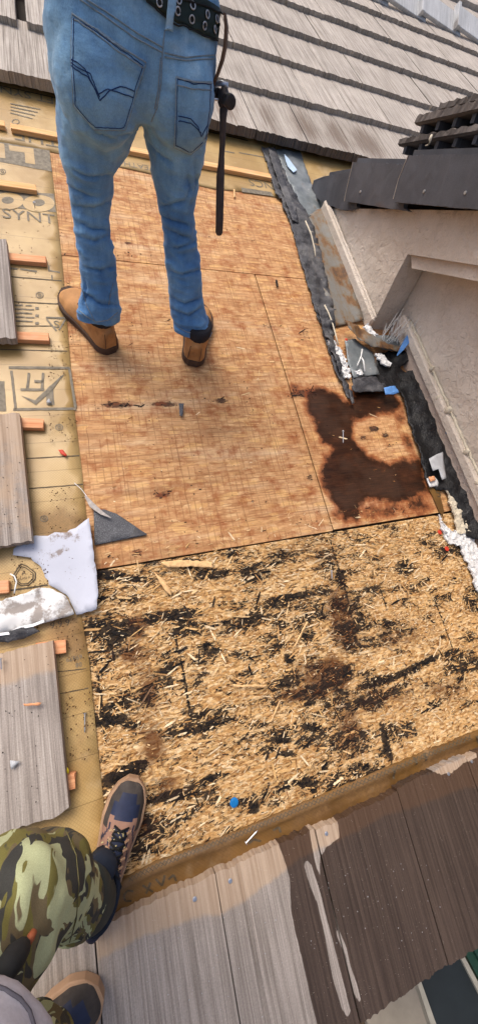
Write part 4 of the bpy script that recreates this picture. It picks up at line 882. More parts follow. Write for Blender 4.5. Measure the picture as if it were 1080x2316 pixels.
thg('membrane', BLK, 'black_membrane', h=.010, th=.003, res=.015, rag=.003, amp=.014, ns=13, seed=12, hf=lambda a, b: .03 * max(0, (a - 1.46) / .1), label='glossy black torn membrane lapping up the wall base', cat='membrane')
thg('membrane', [(796, 858), (846, 850), (872, 880), (866, 886), (802, 886), (796, 880)], 'black_felt', h=.030, th=.003, res=.014, rag=.002, amp=.005, ns=14, seed=13, label='dark torn felt edge above the wet stain', cat='roofing felt')
PLA = [([(741, 772), (752, 770), (762, 785), (776, 800), (784, 825), (792, 852), (780, 857), (770, 835), (758, 805)], .026, 'narrow white plaster crust beside the step flashing'),
       ([(820, 742), (830, 733), (842, 746), (850, 758), (838, 764), (828, 758)], .075, 'white broken plaster lump below the wall corner'),
       ([(846, 805), (860, 798), (872, 812), (885, 826), (872, 830), (858, 818)], .05, 'white plaster flake on the black membrane'),
       ([(740, 768), (752, 774), (764, 790), (758, 795), (744, 784)], .034, 'rounded white chip beside the shredded black felt'),
       ([(800, 838), (815, 836), (822, 846), (808, 850)], .035, 'small white plaster crumb on the step flashing'),
       ([(1008, 1108), (1020, 1105), (1030, 1125), (1040, 1150), (1050, 1185), (1058, 1204), (1034, 1208), (1024, 1165), (1014, 1135)], .03, 'cream foam strip beside the black membrane'),
       ([(1000, 1186), (1012, 1198), (1034, 1204), (1062, 1200), (1070, 1222), (1082, 1250), (1100, 1330), (1120, 1420), (1096, 1400), (1076, 1330), (1056, 1276), (1040, 1235), (1014, 1228), (1006, 1206)], .02, 'white plaster crust at the right edge of the weathered board'),
       ([(992, 1162), (998, 1180), (1006, 1200), (1012, 1225), (1006, 1224), (996, 1190)], .012, 'thin white plaster line beside the red plastic caps')]
for k, (pp, hh, lb) in enumerate(PLA): thg('plaster_crust' if 'foam' not in lb else 'foam_strip', pp, 'foam' if 'foam' in lb else 'white_plaster', h=hh * .6, th=.008, res=.008, rag=.004, amp=.008, ns=55, smooth=False, seed=30 + k, label=lb, cat='foam' if 'foam' in lb else 'plaster')
thg('metal_scrap', [(968, 1038), (985, 1028), (1000, 1022), (1001, 1040), (1007, 1082), (997, 1086), (988, 1062), (976, 1066)], 'clear_scrap', h=.042, th=.001, res=.016, amp=.004, seed=51, label='torn grey foil scrap on the black membrane', cat='scrap')
thg('tape_scrap', [(866, 878), (892, 873), (901, 888), (888, 893), (870, 893)], 'blue_tape', h=.045, th=.001, res=.012, amp=.006, ns=25, seed=52, label='blue tape square stuck at the membrane corner', cat='tape')
u_ = thg('underlayment_sliver', [(966, 1102), (990, 1103), (1003, 1155), (1000, 1168), (992, 1158), (975, 1118)], 'underlayment_wet', h=.007, th=.001, res=.02, seed=53, attr={'dirt': lambda T: np.zeros(len(T))}, label='tan underlayment sliver showing between board and membrane', cat='underlayment')
print_text(u_, '5', 990, 1116, 9, 0, .0085, 'print_dark')
thg('plaster_chip', [(964, 1082), (980, 1078), (990, 1092), (988, 1100), (970, 1102)], 'white_plaster', h=.02, th=.006, res=.01, amp=.006, ns=30, rag=.001, seed=54, label='white chip with orange smear between board and membrane', cat='plaster'); thg('orange_smear', [(966, 1080), (980, 1076), (984, 1086), (972, 1090)], 'red_fir', h=.028, th=.002, res=.01, rag=.001, amp=.003, seed=55, label='orange crumb on the white chip beside the membrane', cat='crumb')
# curled strips of felt edge on the board
for k, pp in enumerate(([(786, 880), (795, 886), (800, 912), (794, 915)], [(858, 868), (868, 866), (872, 878), (862, 884)])): thg('felt_scrap', pp, 'black_felt', h=.022, th=.002, res=.01, amp=.006, ns=30, seed=60 + k, label=('small pointed black felt end hanging over the wet stain', 'small black felt tab beside the blue tape square')[k], cat='roofing felt')
# white bristles of torn fibre mesh
br = thing('frayed_mesh', rframe(R(915, 780, .05)), 'frayed white fibre mesh bristling up at the wall corner', 'fibre mesh'); r = random.Random(3)
BR = []
for k in range(60):
    u = r.uniform(862, 955); v = 768 + (u - 868) * .28 + r.uniform(-6, 8); p = R(u, v, .045); L = r.uniform(.06, .15); d = np.array([r.gauss(.05, .25), r.gauss(.25, .2), r.uniform(.5, 1)]); d /= np.linalg.norm(d)
    V, F = tube([p, p + d * L * .5 + np.array([r.gauss(0, .004), 0, 0]), p + d * L], [.0014, .0012, .0008], 5); mk('bristle', V, F, 'white_fibre', br)
def strip_obj(name, pts3, w, mat, label, cat, th=.0015):
    V = []
    for i, p in enumerate(pts3):
        t = np.array(pts3[min(i + 1, len(pts3) - 1)]) - np.array(pts3[max(0, i - 1)]); s = np.cross(t, (0, 0, 1)); s /= np.linalg.norm(s) + 1e-9; ww = w[i] if isinstance(w, (list, tuple)) else w
        V += [np.array(p) + s * ww / 2, np.array(p) - s * ww / 2, np.array(p) - s * ww / 2 - np.array([0, 0, th]), np.array(p) + s * ww / 2 - np.array([0, 0, th])]
    F = []
    for i in range(len(pts3) - 1):
        for j in range(4): q, q2 = i * 4 + j, i * 4 + (j + 1) % 4; F.append((q, q2, q2 + 4, q + 4))
    F += [(3, 2, 1, 0), tuple((len(pts3) - 1) * 4 + j for j in range(4))]
    return mk(name, V, F, mat, frame=rframe(pts3[0]), label=label, cat=cat)
strip_obj('tape_strip', [R(897, 804, .055), R(908, 788, .08), R(925, 762, .105), R(938, 746, .11), R(944, 740, .1)], [.006, .022, .034, .026, .02], 'blue_tape', 'blue tape strip twisted upright among the white bristles', 'tape')
strip_obj('tape_strip', [R(934, 742, .116), R(940, 737, .118), R(950, 738, .112)], [.012, .03, .018], 'black_membrane', 'black crumpled knot at the tip of the blue tape strip', 'tape')
for k, (pp, lb) in enumerate((([(818, 790), (815, 806), (812, 815), (806, 828)], 'thin white mesh strand hanging over the step flashing'), ([(815, 806), (820, 818), (824, 840)], 'forked white mesh strand on the step flashing'), ([(733, 690), (742, 710), (752, 735), (758, 760), (764, 780)], 'pale frayed cord along the shredded felt'), ([(690, 500), (702, 530), (710, 560), (712, 580)], 'thin pale frayed cord along the upper felt edge'))):
    V, F = tube([R(u, v, .036) + np.array([0, 0, .003 * (i % 2)]) for i, (u, v) in enumerate(pp)], [.0035] * len(pp), 6); mk('frayed_rope', V, F, 'foam' if k > 1 else 'white_fibre', frame=rframe(R(*pp[0])), label=lb, cat='cord', smooth=True)

# ---------------------------------------------------------------- torn paper, felt corner and litter
PAPER = [(202, 1174), (208, 1210), (214, 1262), (220, 1310), (223, 1340), (218, 1378), (196, 1386), (172, 1390), (164, 1372), (150, 1345), (112, 1322), (104, 1306), (92, 1282), (70, 1262), (44, 1258), (30, 1256), (33, 1240), (58, 1222), (80, 1212), (110, 1212), (124, 1204), (150, 1204), (172, 1194)]
sheet('paper_sheet', PAPER, 'white_paper', h=.0125, th=.001, res=.02, rag=.0012, amp=.004, ns=7, seed=70, hf=lambda a, b: .012 * max(0, (a + .13) / .05) ** 2 * (1 if a > -.13 else 0), attr={'dirt': lambda T: np.clip(ell(T, [(140, 1215, 60, 14, 0, .5), (140, 1250, 16, 8, 0, .9)]), 0, 1)}, label='torn sheet of clean white paper over the tan underlayment', cat='paper')
sheet('plastic_wrap', [(-20, 1362), (50, 1346), (88, 1330), (112, 1330), (150, 1348), (158, 1362), (170, 1390), (130, 1402), (92, 1412), (50, 1422), (-20, 1436)], 'white_plaster', h=.016, th=.001, res=.014, rag=.001, amp=.014, ns=16, seed=71, attr={'dirt': lambda T: np.clip(.2 + ell(T, [(60, 1375, 40, 8, -.3, .9), (92, 1370, 8, 30, 0, .7)]), 0, 1)}, label='dirty crumpled white plastic strip below the clean paper', cat='plastic')
strip_obj('white_strap', [R(u, v, .03) for u, v in ((-10, 1436), (20, 1432), (45, 1420), (75, 1414), (100, 1404))], .008, 'strap_white', 'thin bright white strap along the dirty plastic strip', 'strap')
V, F = tube([R(u, v, .02) for u, v in ((24, 1298), (33, 1303), (38, 1315), (35, 1330), (33, 1342))], [.0022] * 5, 6); mk('thread', V, F, 'white_fibre', frame=rframe(R(33, 1310)), label='curled white thread beside the class emblem', cat='thread', smooth=True)
sheet('felt_scrap', [(-20, 1440), (30, 1424), (74, 1416), (92, 1428), (66, 1440), (30, 1452), (-20, 1456)], 'black_felt', h=.024, th=.003, res=.014, rag=.0012, amp=.012, ns=14, seed=72, label='dark folded felt scrap under the white plastic strip', cat='roofing felt')
tri = sheet('felt_corner', [(212, 1154), (236, 1152), (264, 1162), (300, 1186), (333, 1210), (290, 1218), (214, 1233)], 'grey_granules', h=.007, th=.003, res=.02, amp=.002, seed=73, label='grey granulated felt triangle lying on the orange sheathing', cat='roofing felt')
mk('dark_tip', np.column_stack([np.array(R2([(305, 1193), (333, 1210), (292, 1217), (302, 1206)])), np.full(4, .0107)]), [(3, 2, 1, 0)], 'black_felt', tri)
strip_obj('splinter_bundle', [R(u, v, .02) for u, v in ((193, 1121), (208, 1142), (230, 1160), (251, 1171))], [.006, .018, .012, .002], 'feather', 'grey feathery splinter above the felt triangle', 'splinter', .003)
V, F = tube([R(u, v, .02) for u, v in ((168, 1092), (184, 1106), (196, 1122))], [.0012] * 3, 5); mk('thread', V, F, 'white_fibre', frame=rframe(R(180, 1105)), label='thin white thread on the underlayment above the feathery splinter', cat='thread')
def nail(u0, v0, u1, v1, label, h=.008, hh=None):
    p, q = R(u0, v0, h), R(u1, v1, hh if hh is not None else h); d = (q - p) / np.linalg.norm(q - p)
    o = thing('nail', rframe(p), label, 'nail', 'loose roofing nails')
    V, F = tube([p, q - d * .006, q], [.0019, .0019, .0003], 8); mk('shank', V, F, 'steel', o); V, F = tube([p - d * .0016, p], [.0052, .0052], 12); mk('head', V, F, 'steel', o)
nail(192, 1614, 192, 1657, 'loose shiny nail on the underlayment right of the large grey tile', .012); nail(556, 1906, 582, 1878, 'loose shiny nail lying across the folded underlayment strip', .024)
nail(775, 976, 775, 1002, 'pale bent nail in the dark wet stain', .01); nail(749, 1292, 750, 1310, 'short nail on the weathered board', .01); nail(78, 458, 80, 472, 'nail standing in the grey print below the batten stub', .03, .008); nail(2, 1490, 4, 1516, 'nail on the large grey tile at the left edge', .062, .06)
def cap(u, v, mat, label, r_=.011, h=.004):
    p = R(u, v, h); V, F = tube([p, p + np.array([0, 0, .0015]), p + np.array([0, 0, .0028])], [r_, r_ * .95, r_ * .6], 16); mk('nail_washer', V, F, mat, frame=rframe(p), label=label, cat='nail cap')
cap(529, 1815, 'blue_plastic', 'round blue plastic nail cap on the weathered board', .013); cap(993, 1204, 'red_plastic', 'upper red plastic nail cap near the white plaster'); cap(1009, 1241, 'red_plastic', 'lower red plastic nail cap near the white plaster'); cap(782, 768, 'red_plastic', 'small red cap hanging at the step flashing', .008, .05)
def chip(pts, mat, h, label, cat='splinter', name='wood_chip', th=.0015): sheet(name, pts, mat, h=h, th=th, res=.008, amp=.002, rag=.0009, seed=len(label), label=label, cat=cat)
chip([(133, 1018), (142, 1017), (152, 1030), (148, 1033), (138, 1026)], 'red_plastic', .012, 'small red and white chip on the underlayment', 'chip'); chip([(54, 1592), (93, 1589), (92, 1595), (56, 1597)], 'red_fir', .06, 'thin reddish splinter on the large grey tile'); chip([(24, 1720), (46, 1722), (25, 1742)], 'clear_scrap', .058, 'white triangular chip on the large grey tile', 'chip', 'plaster_chip'); chip([(152, 1735), (156, 1740), (155, 1750), (150, 1748)], 'yellow_plastic', .03, 'tiny yellow plastic piece beside the large grey tile', 'plastic', 'plastic_chip')
chip([(105, 910), (118, 912), (112, 902)], 'clear_scrap', .013, 'small white triangle on the printed arrow mark', 'chip', 'plaster_chip'); chip([(404, 912), (416, 912), (412, 942), (406, 940)], 'grey_granules', .012, 'grey stone chip below the brown boots', 'chip', 'stone_chip'); chip([(622, 632), (627, 634), (629, 648), (624, 648)], 'crumb_dark', .008, 'dark curled chip on the upper orange sheathing', 'chip', 'dark_chip'); chip([(527, 428), (531, 428), (532, 446), (528, 446)], 'splinter', .008, 'short pale splinter beside the hammer')
for k, (pp, lb) in enumerate((([(348, 1294), (366, 1308), (384, 1332), (388, 1348), (376, 1338), (360, 1316)], 'pale splinter below the felt triangle, forked'), ([(364, 1272), (400, 1266), (478, 1270), (482, 1284), (430, 1281), (380, 1284)], 'long pale torn strand just below the seam'), ([(525, 1548), (600, 1550), (603, 1554), (528, 1554)], 'thin pale splinter in the middle of the weathered board'), ([(630, 1588), (633, 1589), (614, 1632), (610, 1632)], 'upright pale splinter on the weathered board'), ([(692, 1406), (696, 1407), (668, 1462), (662, 1464)], 'slanting pale splinter near the brown stain'))): chip(pp, 'splinter', .012, lb)
# crumbs of dirt, far too many to count
def crumbs(n, polys, hgt, mat, seed, label, rng=(.0012, .004)):
    r = random.Random(seed); parts = []
    for k in range(n):
        u0, v0, u1, v1 = r.choice(polys); p = R(r.uniform(u0, u1), r.uniform(v0, v1), hgt); s = r.uniform(*rng)
        base = [np.array(q) * s * r.uniform(.7, 1.2) for q in ((1, 0, 0), (-.4, .9, 0), (-.5, -.8, .1), (0, .1, .8))]; parts.append(([tuple(p + q) for q in base], [(0, 2, 1), (0, 1, 3), (1, 2, 3), (2, 0, 3)]))
    V, F = join(*parts); mk('dirt_crumbs', V, F, mat, kind='stuff', label=label, cat='dirt')
crumbs(700, [(110, 1100, 195, 1210), (110, 930, 175, 1000), (120, 1400, 190, 1500), (40, 1200, 210, 1270), (0, 1340, 150, 1420), (130, 1560, 215, 1720), (110, 780, 150, 860), (0, 500, 140, 700), (130, 640, 180, 800), (20, 1250, 110, 1330)], .0135, 'crumb', 5, 'brown dirt crumbs scattered over the left underlayment and paper')
crumbs(260, [(200, 960, 980, 1230), (220, 560, 700, 960), (150, 400, 640, 560)], .003, 'crumb_dark', 6, 'dark crumbs scattered over the orange sheathing'); crumbs(60, [(0, 1480, 110, 1840), (0, 960, 45, 1200)], .0545, 'crumb_dark', 8, 'dark crumbs scattered on the left tiles', (.001, .0028)); crumbs(90, [(330, 2060, 640, 2300), (700, 1950, 1000, 2150)], .036, 'clear_scrap', 9, 'pale grit scattered on the lower tile row', (.001, .0022))

# ---------------------------------------------------------------- below the eave
V, F = box(-30, 30, -40, 60, -3.2, -3.0); gnd = mk('ground', V, F, 'ground_earth', space='world', frame=Matrix.Translation(Vector((0, -1.2, -3.0))), kind='structure', label='bare ground below the eave')
def below(pts, z, th, mat, name, label=None, cat=None, parent=None, frame=None):
    """level plate at height z, outline through photo pixels"""
    Q = []
    for u, v in pts: d = RX @ ray(u, v); t = (z - CAMW[2]) / d[2]; Q.append(CAMW + t * d)
    n = len(Q); V = [tuple(q) for q in Q] + [tuple(q - np.array([0, 0, th])) for q in Q]
    F = [tuple(range(n))[::-1], tuple(range(n, 2 * n))] + [(i, (i + 1) % n, (i + 1) % n + n, i + n) for i in range(n)]
    F[0], F[1] = tuple(range(n)), tuple(range(n, 2 * n))[::-1]
    return mk(name, V, F, mat, parent, frame=frame if frame is not None or parent else Matrix.Translation(Vector(Q[0])), space='world', label=label, cat=cat)
awn = below([(938, 2195), (1035, 2140), (1180, 2420), (1020, 2420)], -1.5, .03, 'dark_panel', 'metal_cover', 'dark metal cover panel below the eave corner', 'cover')
below([(1032, 2150), (1040, 2146), (1185, 2420), (1170, 2420)], -1.485, .04, 'pale_edge', 'edge_strip', parent=awn); below([(934, 2198), (942, 2194), (1022, 2420), (1006, 2420)], -1.485, .04, 'pale_edge', 'edge_strip', parent=awn)
awn2 = below([(1042, 2140), (1400, 1980), (1500, 2420), (1190, 2420)], -1.5, .03, 'green_metal', 'metal_cover', 'dark green ribbed metal cover below the eave at the right edge', 'cover')
for k in range(5): below([(1060 + k * 28, 2130 - k * 10), (1070 + k * 28, 2126 - k * 10), (1230 + k * 30, 2420), (1215 + k * 30, 2420)], -1.478, .03, 'green_metal', 'rib', parent=awn2)
below([(800, 2250), (932, 2160), (1030, 2420), (880, 2420)], -2.9, .1, 'concrete', 'concrete_strip', 'pale concrete strip on the ground below the eave', 'concrete')
gv = random.Random(4); parts = []
for k in range(1500):
    d = RX @ ray(gv.uniform(760, 900), gv.uniform(2240, 2420)); t = (-2.99 - CAMW[2]) / d[2]; p = CAMW + t * d; s = gv.uniform(.012, .03)
    parts.append(([tuple(p + np.array(q) * s * gv.uniform(.7, 1.2)) for q in ((1, 0, 0), (-.4, .9, 0), (-.5, -.8, .1), (0, .1, .8))], [(0, 2, 1), (0, 1, 3), (1, 2, 3), (2, 0, 3)]))
mk('gravel', *join(*parts), 'gravel', space='world', frame=Matrix.Translation(Vector((0, -1.6, -3))), kind='stuff', label='brown gravel on the ground below the eave', cat='gravel')
# house body carrying the roof
hb = mk('house_shell', *box(-2.3, 6.2, -.7, 5.0, -2.99, -.35), 'stucco', space='world', frame=Matrix.Translation(Vector((0, 0, -3))), label='stucco house wall hidden under the roof slope', cat='house')
# ---------------------------------------------------------------- people
def ring(cn, rx, ry, n=28, yaw=0.0, tilt=0.0, p=2.0):
    out = []
    for k in range(n):
        t = 2 * math.pi * k / n; cx_, sy_ = math.cos(t), math.sin(t)
        x = rx * math.copysign(abs(cx_) ** (2 / p), cx_); y = ry * math.copysign(abs(sy_) ** (2 / p), sy_)
        out.append(np.asarray(cn) + np.array([x * math.cos(yaw) - y * math.sin(yaw), x * math.sin(yaw) + y * math.cos(yaw), x * tilt]))
    return out
def limb(pts, rads, n=20):       # smooth tapered limb through points
    return tube(pts, list(rads), n)
def ball(cn, rx, ry, rz, sub=3):
    bm = bmesh.new(); bmesh.ops.create_icosphere(bm, subdivisions=sub, radius=1); V, F = from_bm(bm)
    return [tuple(np.asarray(cn) + np.array(v) * np.array([rx, ry, rz])) for v in V], F
class Skinned:
    """a finished surface that trims can be laid on"""
    def __init__(s, V, F): s.last = 1.2; s.t = BVHTree.FromPolygons([Vector(v) for v in V], F)
    def at(s, u, v, off=.002):
        d = Vector(RX @ ray(u, v)).normalized(); loc, nr, i, ds = s.t.ray_cast(Vector(CAMW), d)
        if loc is None:
            loc, nr, i, ds = s.t.find_nearest(Vector(CAMW) + d * s.last)
        else: s.last = ds
        return np.array(loc) + np.array(nr) * off, np.array(nr)
    def patch(s, name, pts, mat, parent, off=.002, th=.002, res=10, smooth=True, **kw):
        T, F = tri_sheet(pts, res, 0, 2); Q = [s.at(u, v, off) for u, v in T]; V, F = solid(np.array([q[0] for q in Q]), [tuple(reversed(f)) for f in F], np.array([q[1] for q in Q]), th)
        return mk(name, V, F, mat, parent, space='world', smooth=smooth, **kw)
    def line(s, name, pts, mat, parent, rad=.0012, off=.001, step=5, n=6):
        P = resample(pts, step, closed=False); V, F = tube([s.at(u, v, off)[0] for u, v in P], rad, n); return mk(name, V, F, mat, parent, space='world', smooth=True)

# ---- the worker in jeans
FT = W(R(330, 800)); worker = thing('person', Matrix.Translation(Vector(FT)), 'worker in blue jeans and tan boots standing with back turned', 'person')
def pr(u, v, hw, y, ry, **k):
    p, dep = YP(u, v, y); return ring(p, hw * dep / FPX, ry, **k)
LL = [(220, 720, 47, 1.095, .060), (224, 702, 47, 1.095, .061), (226, 672, 42, 1.10, .056), (225, 640, 38, 1.10, .052), (220, 590, 39, 1.10, .053), (211, 535, 40, 1.10, .055), (207, 480, 41, 1.11, .055), (206, 430, 48, 1.10, .061), (202, 380, 54, 1.09, .074), (211, 330, 73, 1.08, .084), (219, 285, 84, 1.07, .094), (228, 235, 94, 1.065, .10)]
RL = [(436, 752, 41, 1.055, .060), (433, 730, 43, 1.065, .060), (426, 702, 41, 1.075, .057), (419, 668, 38, 1.08, .052), (417, 620, 40, 1.085, .054), (411, 570, 40, 1.095, .056), (406, 520, 38, 1.09, .055), (400, 470, 40, 1.085, .058), (396, 430, 47, 1.08, .064), (394, 380, 54, 1.075, .074), (397, 330, 67, 1.07, .083), (396, 285, 73, 1.065, .092), (390, 235, 82, 1.06, .098)]
PV = [(302, 262, 160, 1.07, .095), (302, 225, 170, 1.065, .108), (304, 180, 178, 1.06, .115), (304, 130, 184, 1.06, .118), (305, 80, 187, 1.06, .116), (308, 30, 188, 1.06, .112), (312, -20, 186, 1.06, .106), (316, -75, 182, 1.06, .102)]
bl, _ = YP(222, 195, 1.0); brr, _ = YP(405, 215, 1.0)
parts = [loft([pr(*q) for q in LL]), loft([pr(*q) for q in RL]), loft([pr(*q, p=2.5) for q in PV]), ball(bl, .098, .075, .11), ball(brr, .09, .07, .105)]
JV, JF, JN = remesh(parts, .0062, 5)
hgt = JV[:, 2] - JV[:, 1] * TANP
wr = np.empty(len(JV))
for i, p in enumerate(JV):
    h = hgt[i]; n1 = fbm(p, 5, 3, 2)
    fold = (1 - min(1, 2.2 * abs(fbm((p[0] * .8 + .5 * p[2], p[1] * .8, p[2] * 2.6), 7.5, 2, 12)))) ** 2
    amp = .007 * math.exp(-((h - .12) / .08) ** 2) + .004 * math.exp(-((h - .36) / .11) ** 2) + .002
    fine = .0035 * fbm((p[0], p[1], p[2] * 1.6), 17, 3, 5)
    diag = .006 * math.exp(-((h - .58) / .12) ** 2) * (1 - min(1, 2.4 * abs(fbm((p[0] + p[2], p[1], p[2] - .5 * p[0]), 6, 2, 30)))) ** 2
    wr[i] = amp * (fold - .4) * (.6 + .8 * (fbm(p, 9, 2, 8) + .3)) + fine + diag
JV = JV + JN * wr[:, None]
def crease(V, F, N, lines, depth=.009, wid=.006, ridge=.006):
    """press sharp fold lines (traced on the cloth) into the surface"""
    sk = Skinned(V, F); dd = np.zeros(len(V))
    for pts in lines:
        Q = np.array([sk.at(u, v, 0)[0] for u, v in resample(pts, 4, closed=False)]); n = len(Q)
        lo_, hi_ = Q.min(0) - .04, Q.max(0) + .04; idx = np.where(((V > lo_) & (V < hi_)).all(1))[0]
        if not len(idx): continue
        D = np.linalg.norm(V[idx][:, None, :] - Q[None], axis=2); k = D.argmin(1); dm = D[np.arange(len(idx)), k]; dz = V[idx, 2] - Q[k, 2]
        tp = np.sin(np.clip((k + .5) / n, 0, 1) * math.pi) ** .6
        dd[idx] += tp * (-depth * np.exp(-(dm / wid) ** 2) + ridge * np.exp(-(dm / (wid * 2.6)) ** 2) * (dz > 0))
    return dd
KX = lambda *p: [(90 + x * .4194, y * .4195) for x, y in p]
CREASES = [KX((150, 1000), (270, 1060), (335, 1060)), KX((155, 1108), (290, 1122), (390, 1085)), KX((168, 1168), (280, 1235), (385, 1240)), KX((195, 1268), (300, 1298), (388, 1262)), KX((235, 1440), (330, 1458), (414, 1430)), KX((215, 1560), (330, 1640), (432, 1640)), KX((240, 1500), (250, 1580), (235, 1640)), KX((150, 900), (260, 960), (390, 940)),
    KX((615, 1112), (720, 1102), (805, 1075)), KX((640, 1158), (720, 1192), (835, 1222)), KX((648, 1212), (740, 1262), (855, 1305)), KX((660, 1335), (740, 1342), (865, 1300)), KX((668, 1450), (760, 1482), (885, 1450)), KX((688, 1655), (800, 1702), (905, 1640)), KX((690, 1590), (780, 1640), (880, 1600)), KX((800, 930), (812, 1010), (790, 1070)), KX((580, 760), (640, 830), (720, 880)), KX((250, 640), (300, 720), (420, 760)), KX((560, 680), (500, 720), (420, 740)), KX((840, 870), (845, 960), (830, 1060))]
cr_ = crease(JV, JF, JN, CREASES); JV = JV + JN * cr_[:, None]; wr = wr + cr_
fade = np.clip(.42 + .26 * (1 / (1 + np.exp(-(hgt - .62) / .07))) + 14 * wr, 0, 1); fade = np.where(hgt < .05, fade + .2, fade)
jeans = mk('jeans', JV, JF, 'denim', worker, space='world', smooth=True, attrs={'fade': fade})
JS = Skinned(JV, JF)
PK1 = [(165, 32), (330, 142), (306, 215), (282, 292), (250, 293), (215, 291), (188, 262), (168, 238), (163, 140)]; PK2 = [(398, 174), (436, 184), (476, 186), (473, 250), (464, 318), (430, 347), (394, 330), (397, 250)]
def pocket(pts, stitch, top):
    P = resample(pts, 9); Q = {'fade': None}
    o = JS.patch('pocket', pts, 'denim', jeans, .0045, .005, 9); JS.line('pocket_edge', list(pts) + [pts[0]], 'stitch', jeans, .0013, .0035); n = len(o.data.vertices); at = o.data.attributes.new('fade', 'FLOAT', 'POINT'); at.data.foreach_set('value', np.full(n, .62, np.float32))
    m = np.mean(pts, 0); ins = [tuple(m + (np.array(p) - m) * .93) for p in pts]
    JS.line('stitching', ins + [ins[0]], 'stitch_dark', jeans, .0008, .005); 
    for s_ in stitch: JS.line('stitching', s_, 'stitch_dark', jeans, .0011, .005, 4)
    for s_ in top: JS.line('hem_seam', s_, 'stitch', jeans, .0014, .005)
pocket(PK1, [[(164, 135), (192, 155), (210, 190), (226, 226), (248, 205), (270, 196), (302, 206)], [(164, 150), (200, 175), (222, 212), (243, 202), (300, 219)], [(164, 143), (205, 168), (225, 218)]], [[(170, 46), (250, 106), (324, 152)], [(166, 34), (250, 94), (329, 141)]])
pocket(PK2, [[(402, 262), (430, 266), (446, 285), (453, 306), (466, 280)], [(403, 272), (430, 275), (452, 297)]], [[(399, 177), (436, 186), (475, 188)], [(400, 192), (436, 200), (473, 202)]])
for L_ in ([(180, -2), (230, 32), (300, 82), (368, 119)], [(192, -4), (240, 26), (306, 72), (370, 108)], [(372, 119), (420, 130), (484, 124)], [(372, 128), (420, 137), (482, 132)], [(372, 70), (367, 120), (364, 190), (355, 245), (342, 275)], [(363, 130), (358, 200), (350, 245)]): JS.line('seam', L_, 'stitch', jeans, .0013, .0008)
JS.line('seam', [(246, 690), (250, 660), (256, 640)], 'stitch', jeans, .0012, .001); JS.line('seam', [(186, 650), (196, 690), (214, 725)], 'stitch', jeans, .0012, .001)
JS.line('hem_fray', [(174, 698), (196, 716), (218, 728), (244, 724), (266, 706)], 'stitch', jeans, .0018, .0006); JS.line('hem_fray', [(400, 738), (420, 750), (446, 756), (474, 748)], 'stitch', jeans, .0018, .0006)
belt = JS.patch('belt', [(296, -24), (330, 2), (380, 40), (430, 66), (488, 92), (497, 62), (501, 24), (470, 0), (420, -30), (340, -64)], 'belt_leather', worker, .0065, .005, 10)
BV = JS
for u, v in ((360, 7), (398, 24), (433, 18), (431, 42), (463, 34), (457, 56), (484, 45), (479, 67), (401, 2)):
    p, nn = JS.at(u, v, .0085); x = np.cross(nn, (0, 0, 1)); x /= np.linalg.norm(x); y = np.cross(nn, x)
    V, F = tube([p + .0056 * (x * math.cos(t) + y * math.sin(t)) for t in np.linspace(0, 2 * math.pi, 15)], .0014, 6, False); mk('eyelet', V, F, 'steel', belt, space='world', smooth=True)
    V, F = tube([p - nn * .001, p + nn * .0004], [.0042, .0042], 10); mk('eyelet_hole', V, F, 'black_cord', belt, space='world')
JS.line('belt_edge', [(330, 6), (380, 44), (430, 70), (487, 93)], 'black_cord', belt, .0016, .006); JS.line('belt_edge', [(372, -14), (430, 2), (500, 30)], 'black_cord', belt, .0016, .0085)
o = JS.patch('belt_loop', [(379, -10), (396, -10), (388, 74), (371, 74)], 'denim', jeans, .0105, .004, 7); at = o.data.attributes.new('fade', 'FLOAT', 'POINT'); at.data.foreach_set('value', np.full(len(o.data.vertices), .75, np.float32))
# shirt, body above the frame
wc, _ = YP(314, -70, 1.06)
TB = [ring(wc + np.array([0, 0, z]), rx, ry) for z, rx, ry in ((.03, .178, .112), (.08, .18, .115), (.18, .185, .115), (.30, .2, .11), (.37, .17, .09), (.41, .07, .06))]
sh = [wc + np.array([s * .19, 0, .33]) for s in (-1, 1)]
arms = [limb([sh[i], sh[i] + np.array([s * .06, .02, -.12]), sh[i] + np.array([s * .08, .08, -.25]), sh[i] + np.array([s * .02, .26, -.24])], [.055, .05, .043, .036]) for i, s in enumerate((-1, 1))]
SV, SF, SN = remesh([loft(TB)] + arms, .014, 3); SV = SV + SN * np.array([.004 * fbm(p, 11, 3, 1) for p in SV])[:, None]; mk('shirt', SV, SF, 'shirt_yellow', worker, space='world', smooth=True)
hd = wc + np.array([0, .02, .56]); handp = []
for i, s in enumerate((-1, 1)):
    w0 = sh[i] + np.array([s * .02, .24, -.24]); handp.append(limb([w0, w0 + np.array([0, .06, 0]), w0 + np.array([0, .13, -.01])], [.03, .034, .03], 12))
    for f in range(4): handp.append(limb([w0 + np.array([(f - 1.5) * .017, .12, 0]), w0 + np.array([(f - 1.5) * .018, .165, -.012]), w0 + np.array([(f - 1.5) * .017, .185, -.04])], [.009, .0085, .007], 8))
    handp.append(limb([w0 + np.array([-s * .02, .05, 0]), w0 + np.array([-s * .05, .085, -.01]), w0 + np.array([-s * .052, .115, -.02])], [.011, .010, .008], 8))
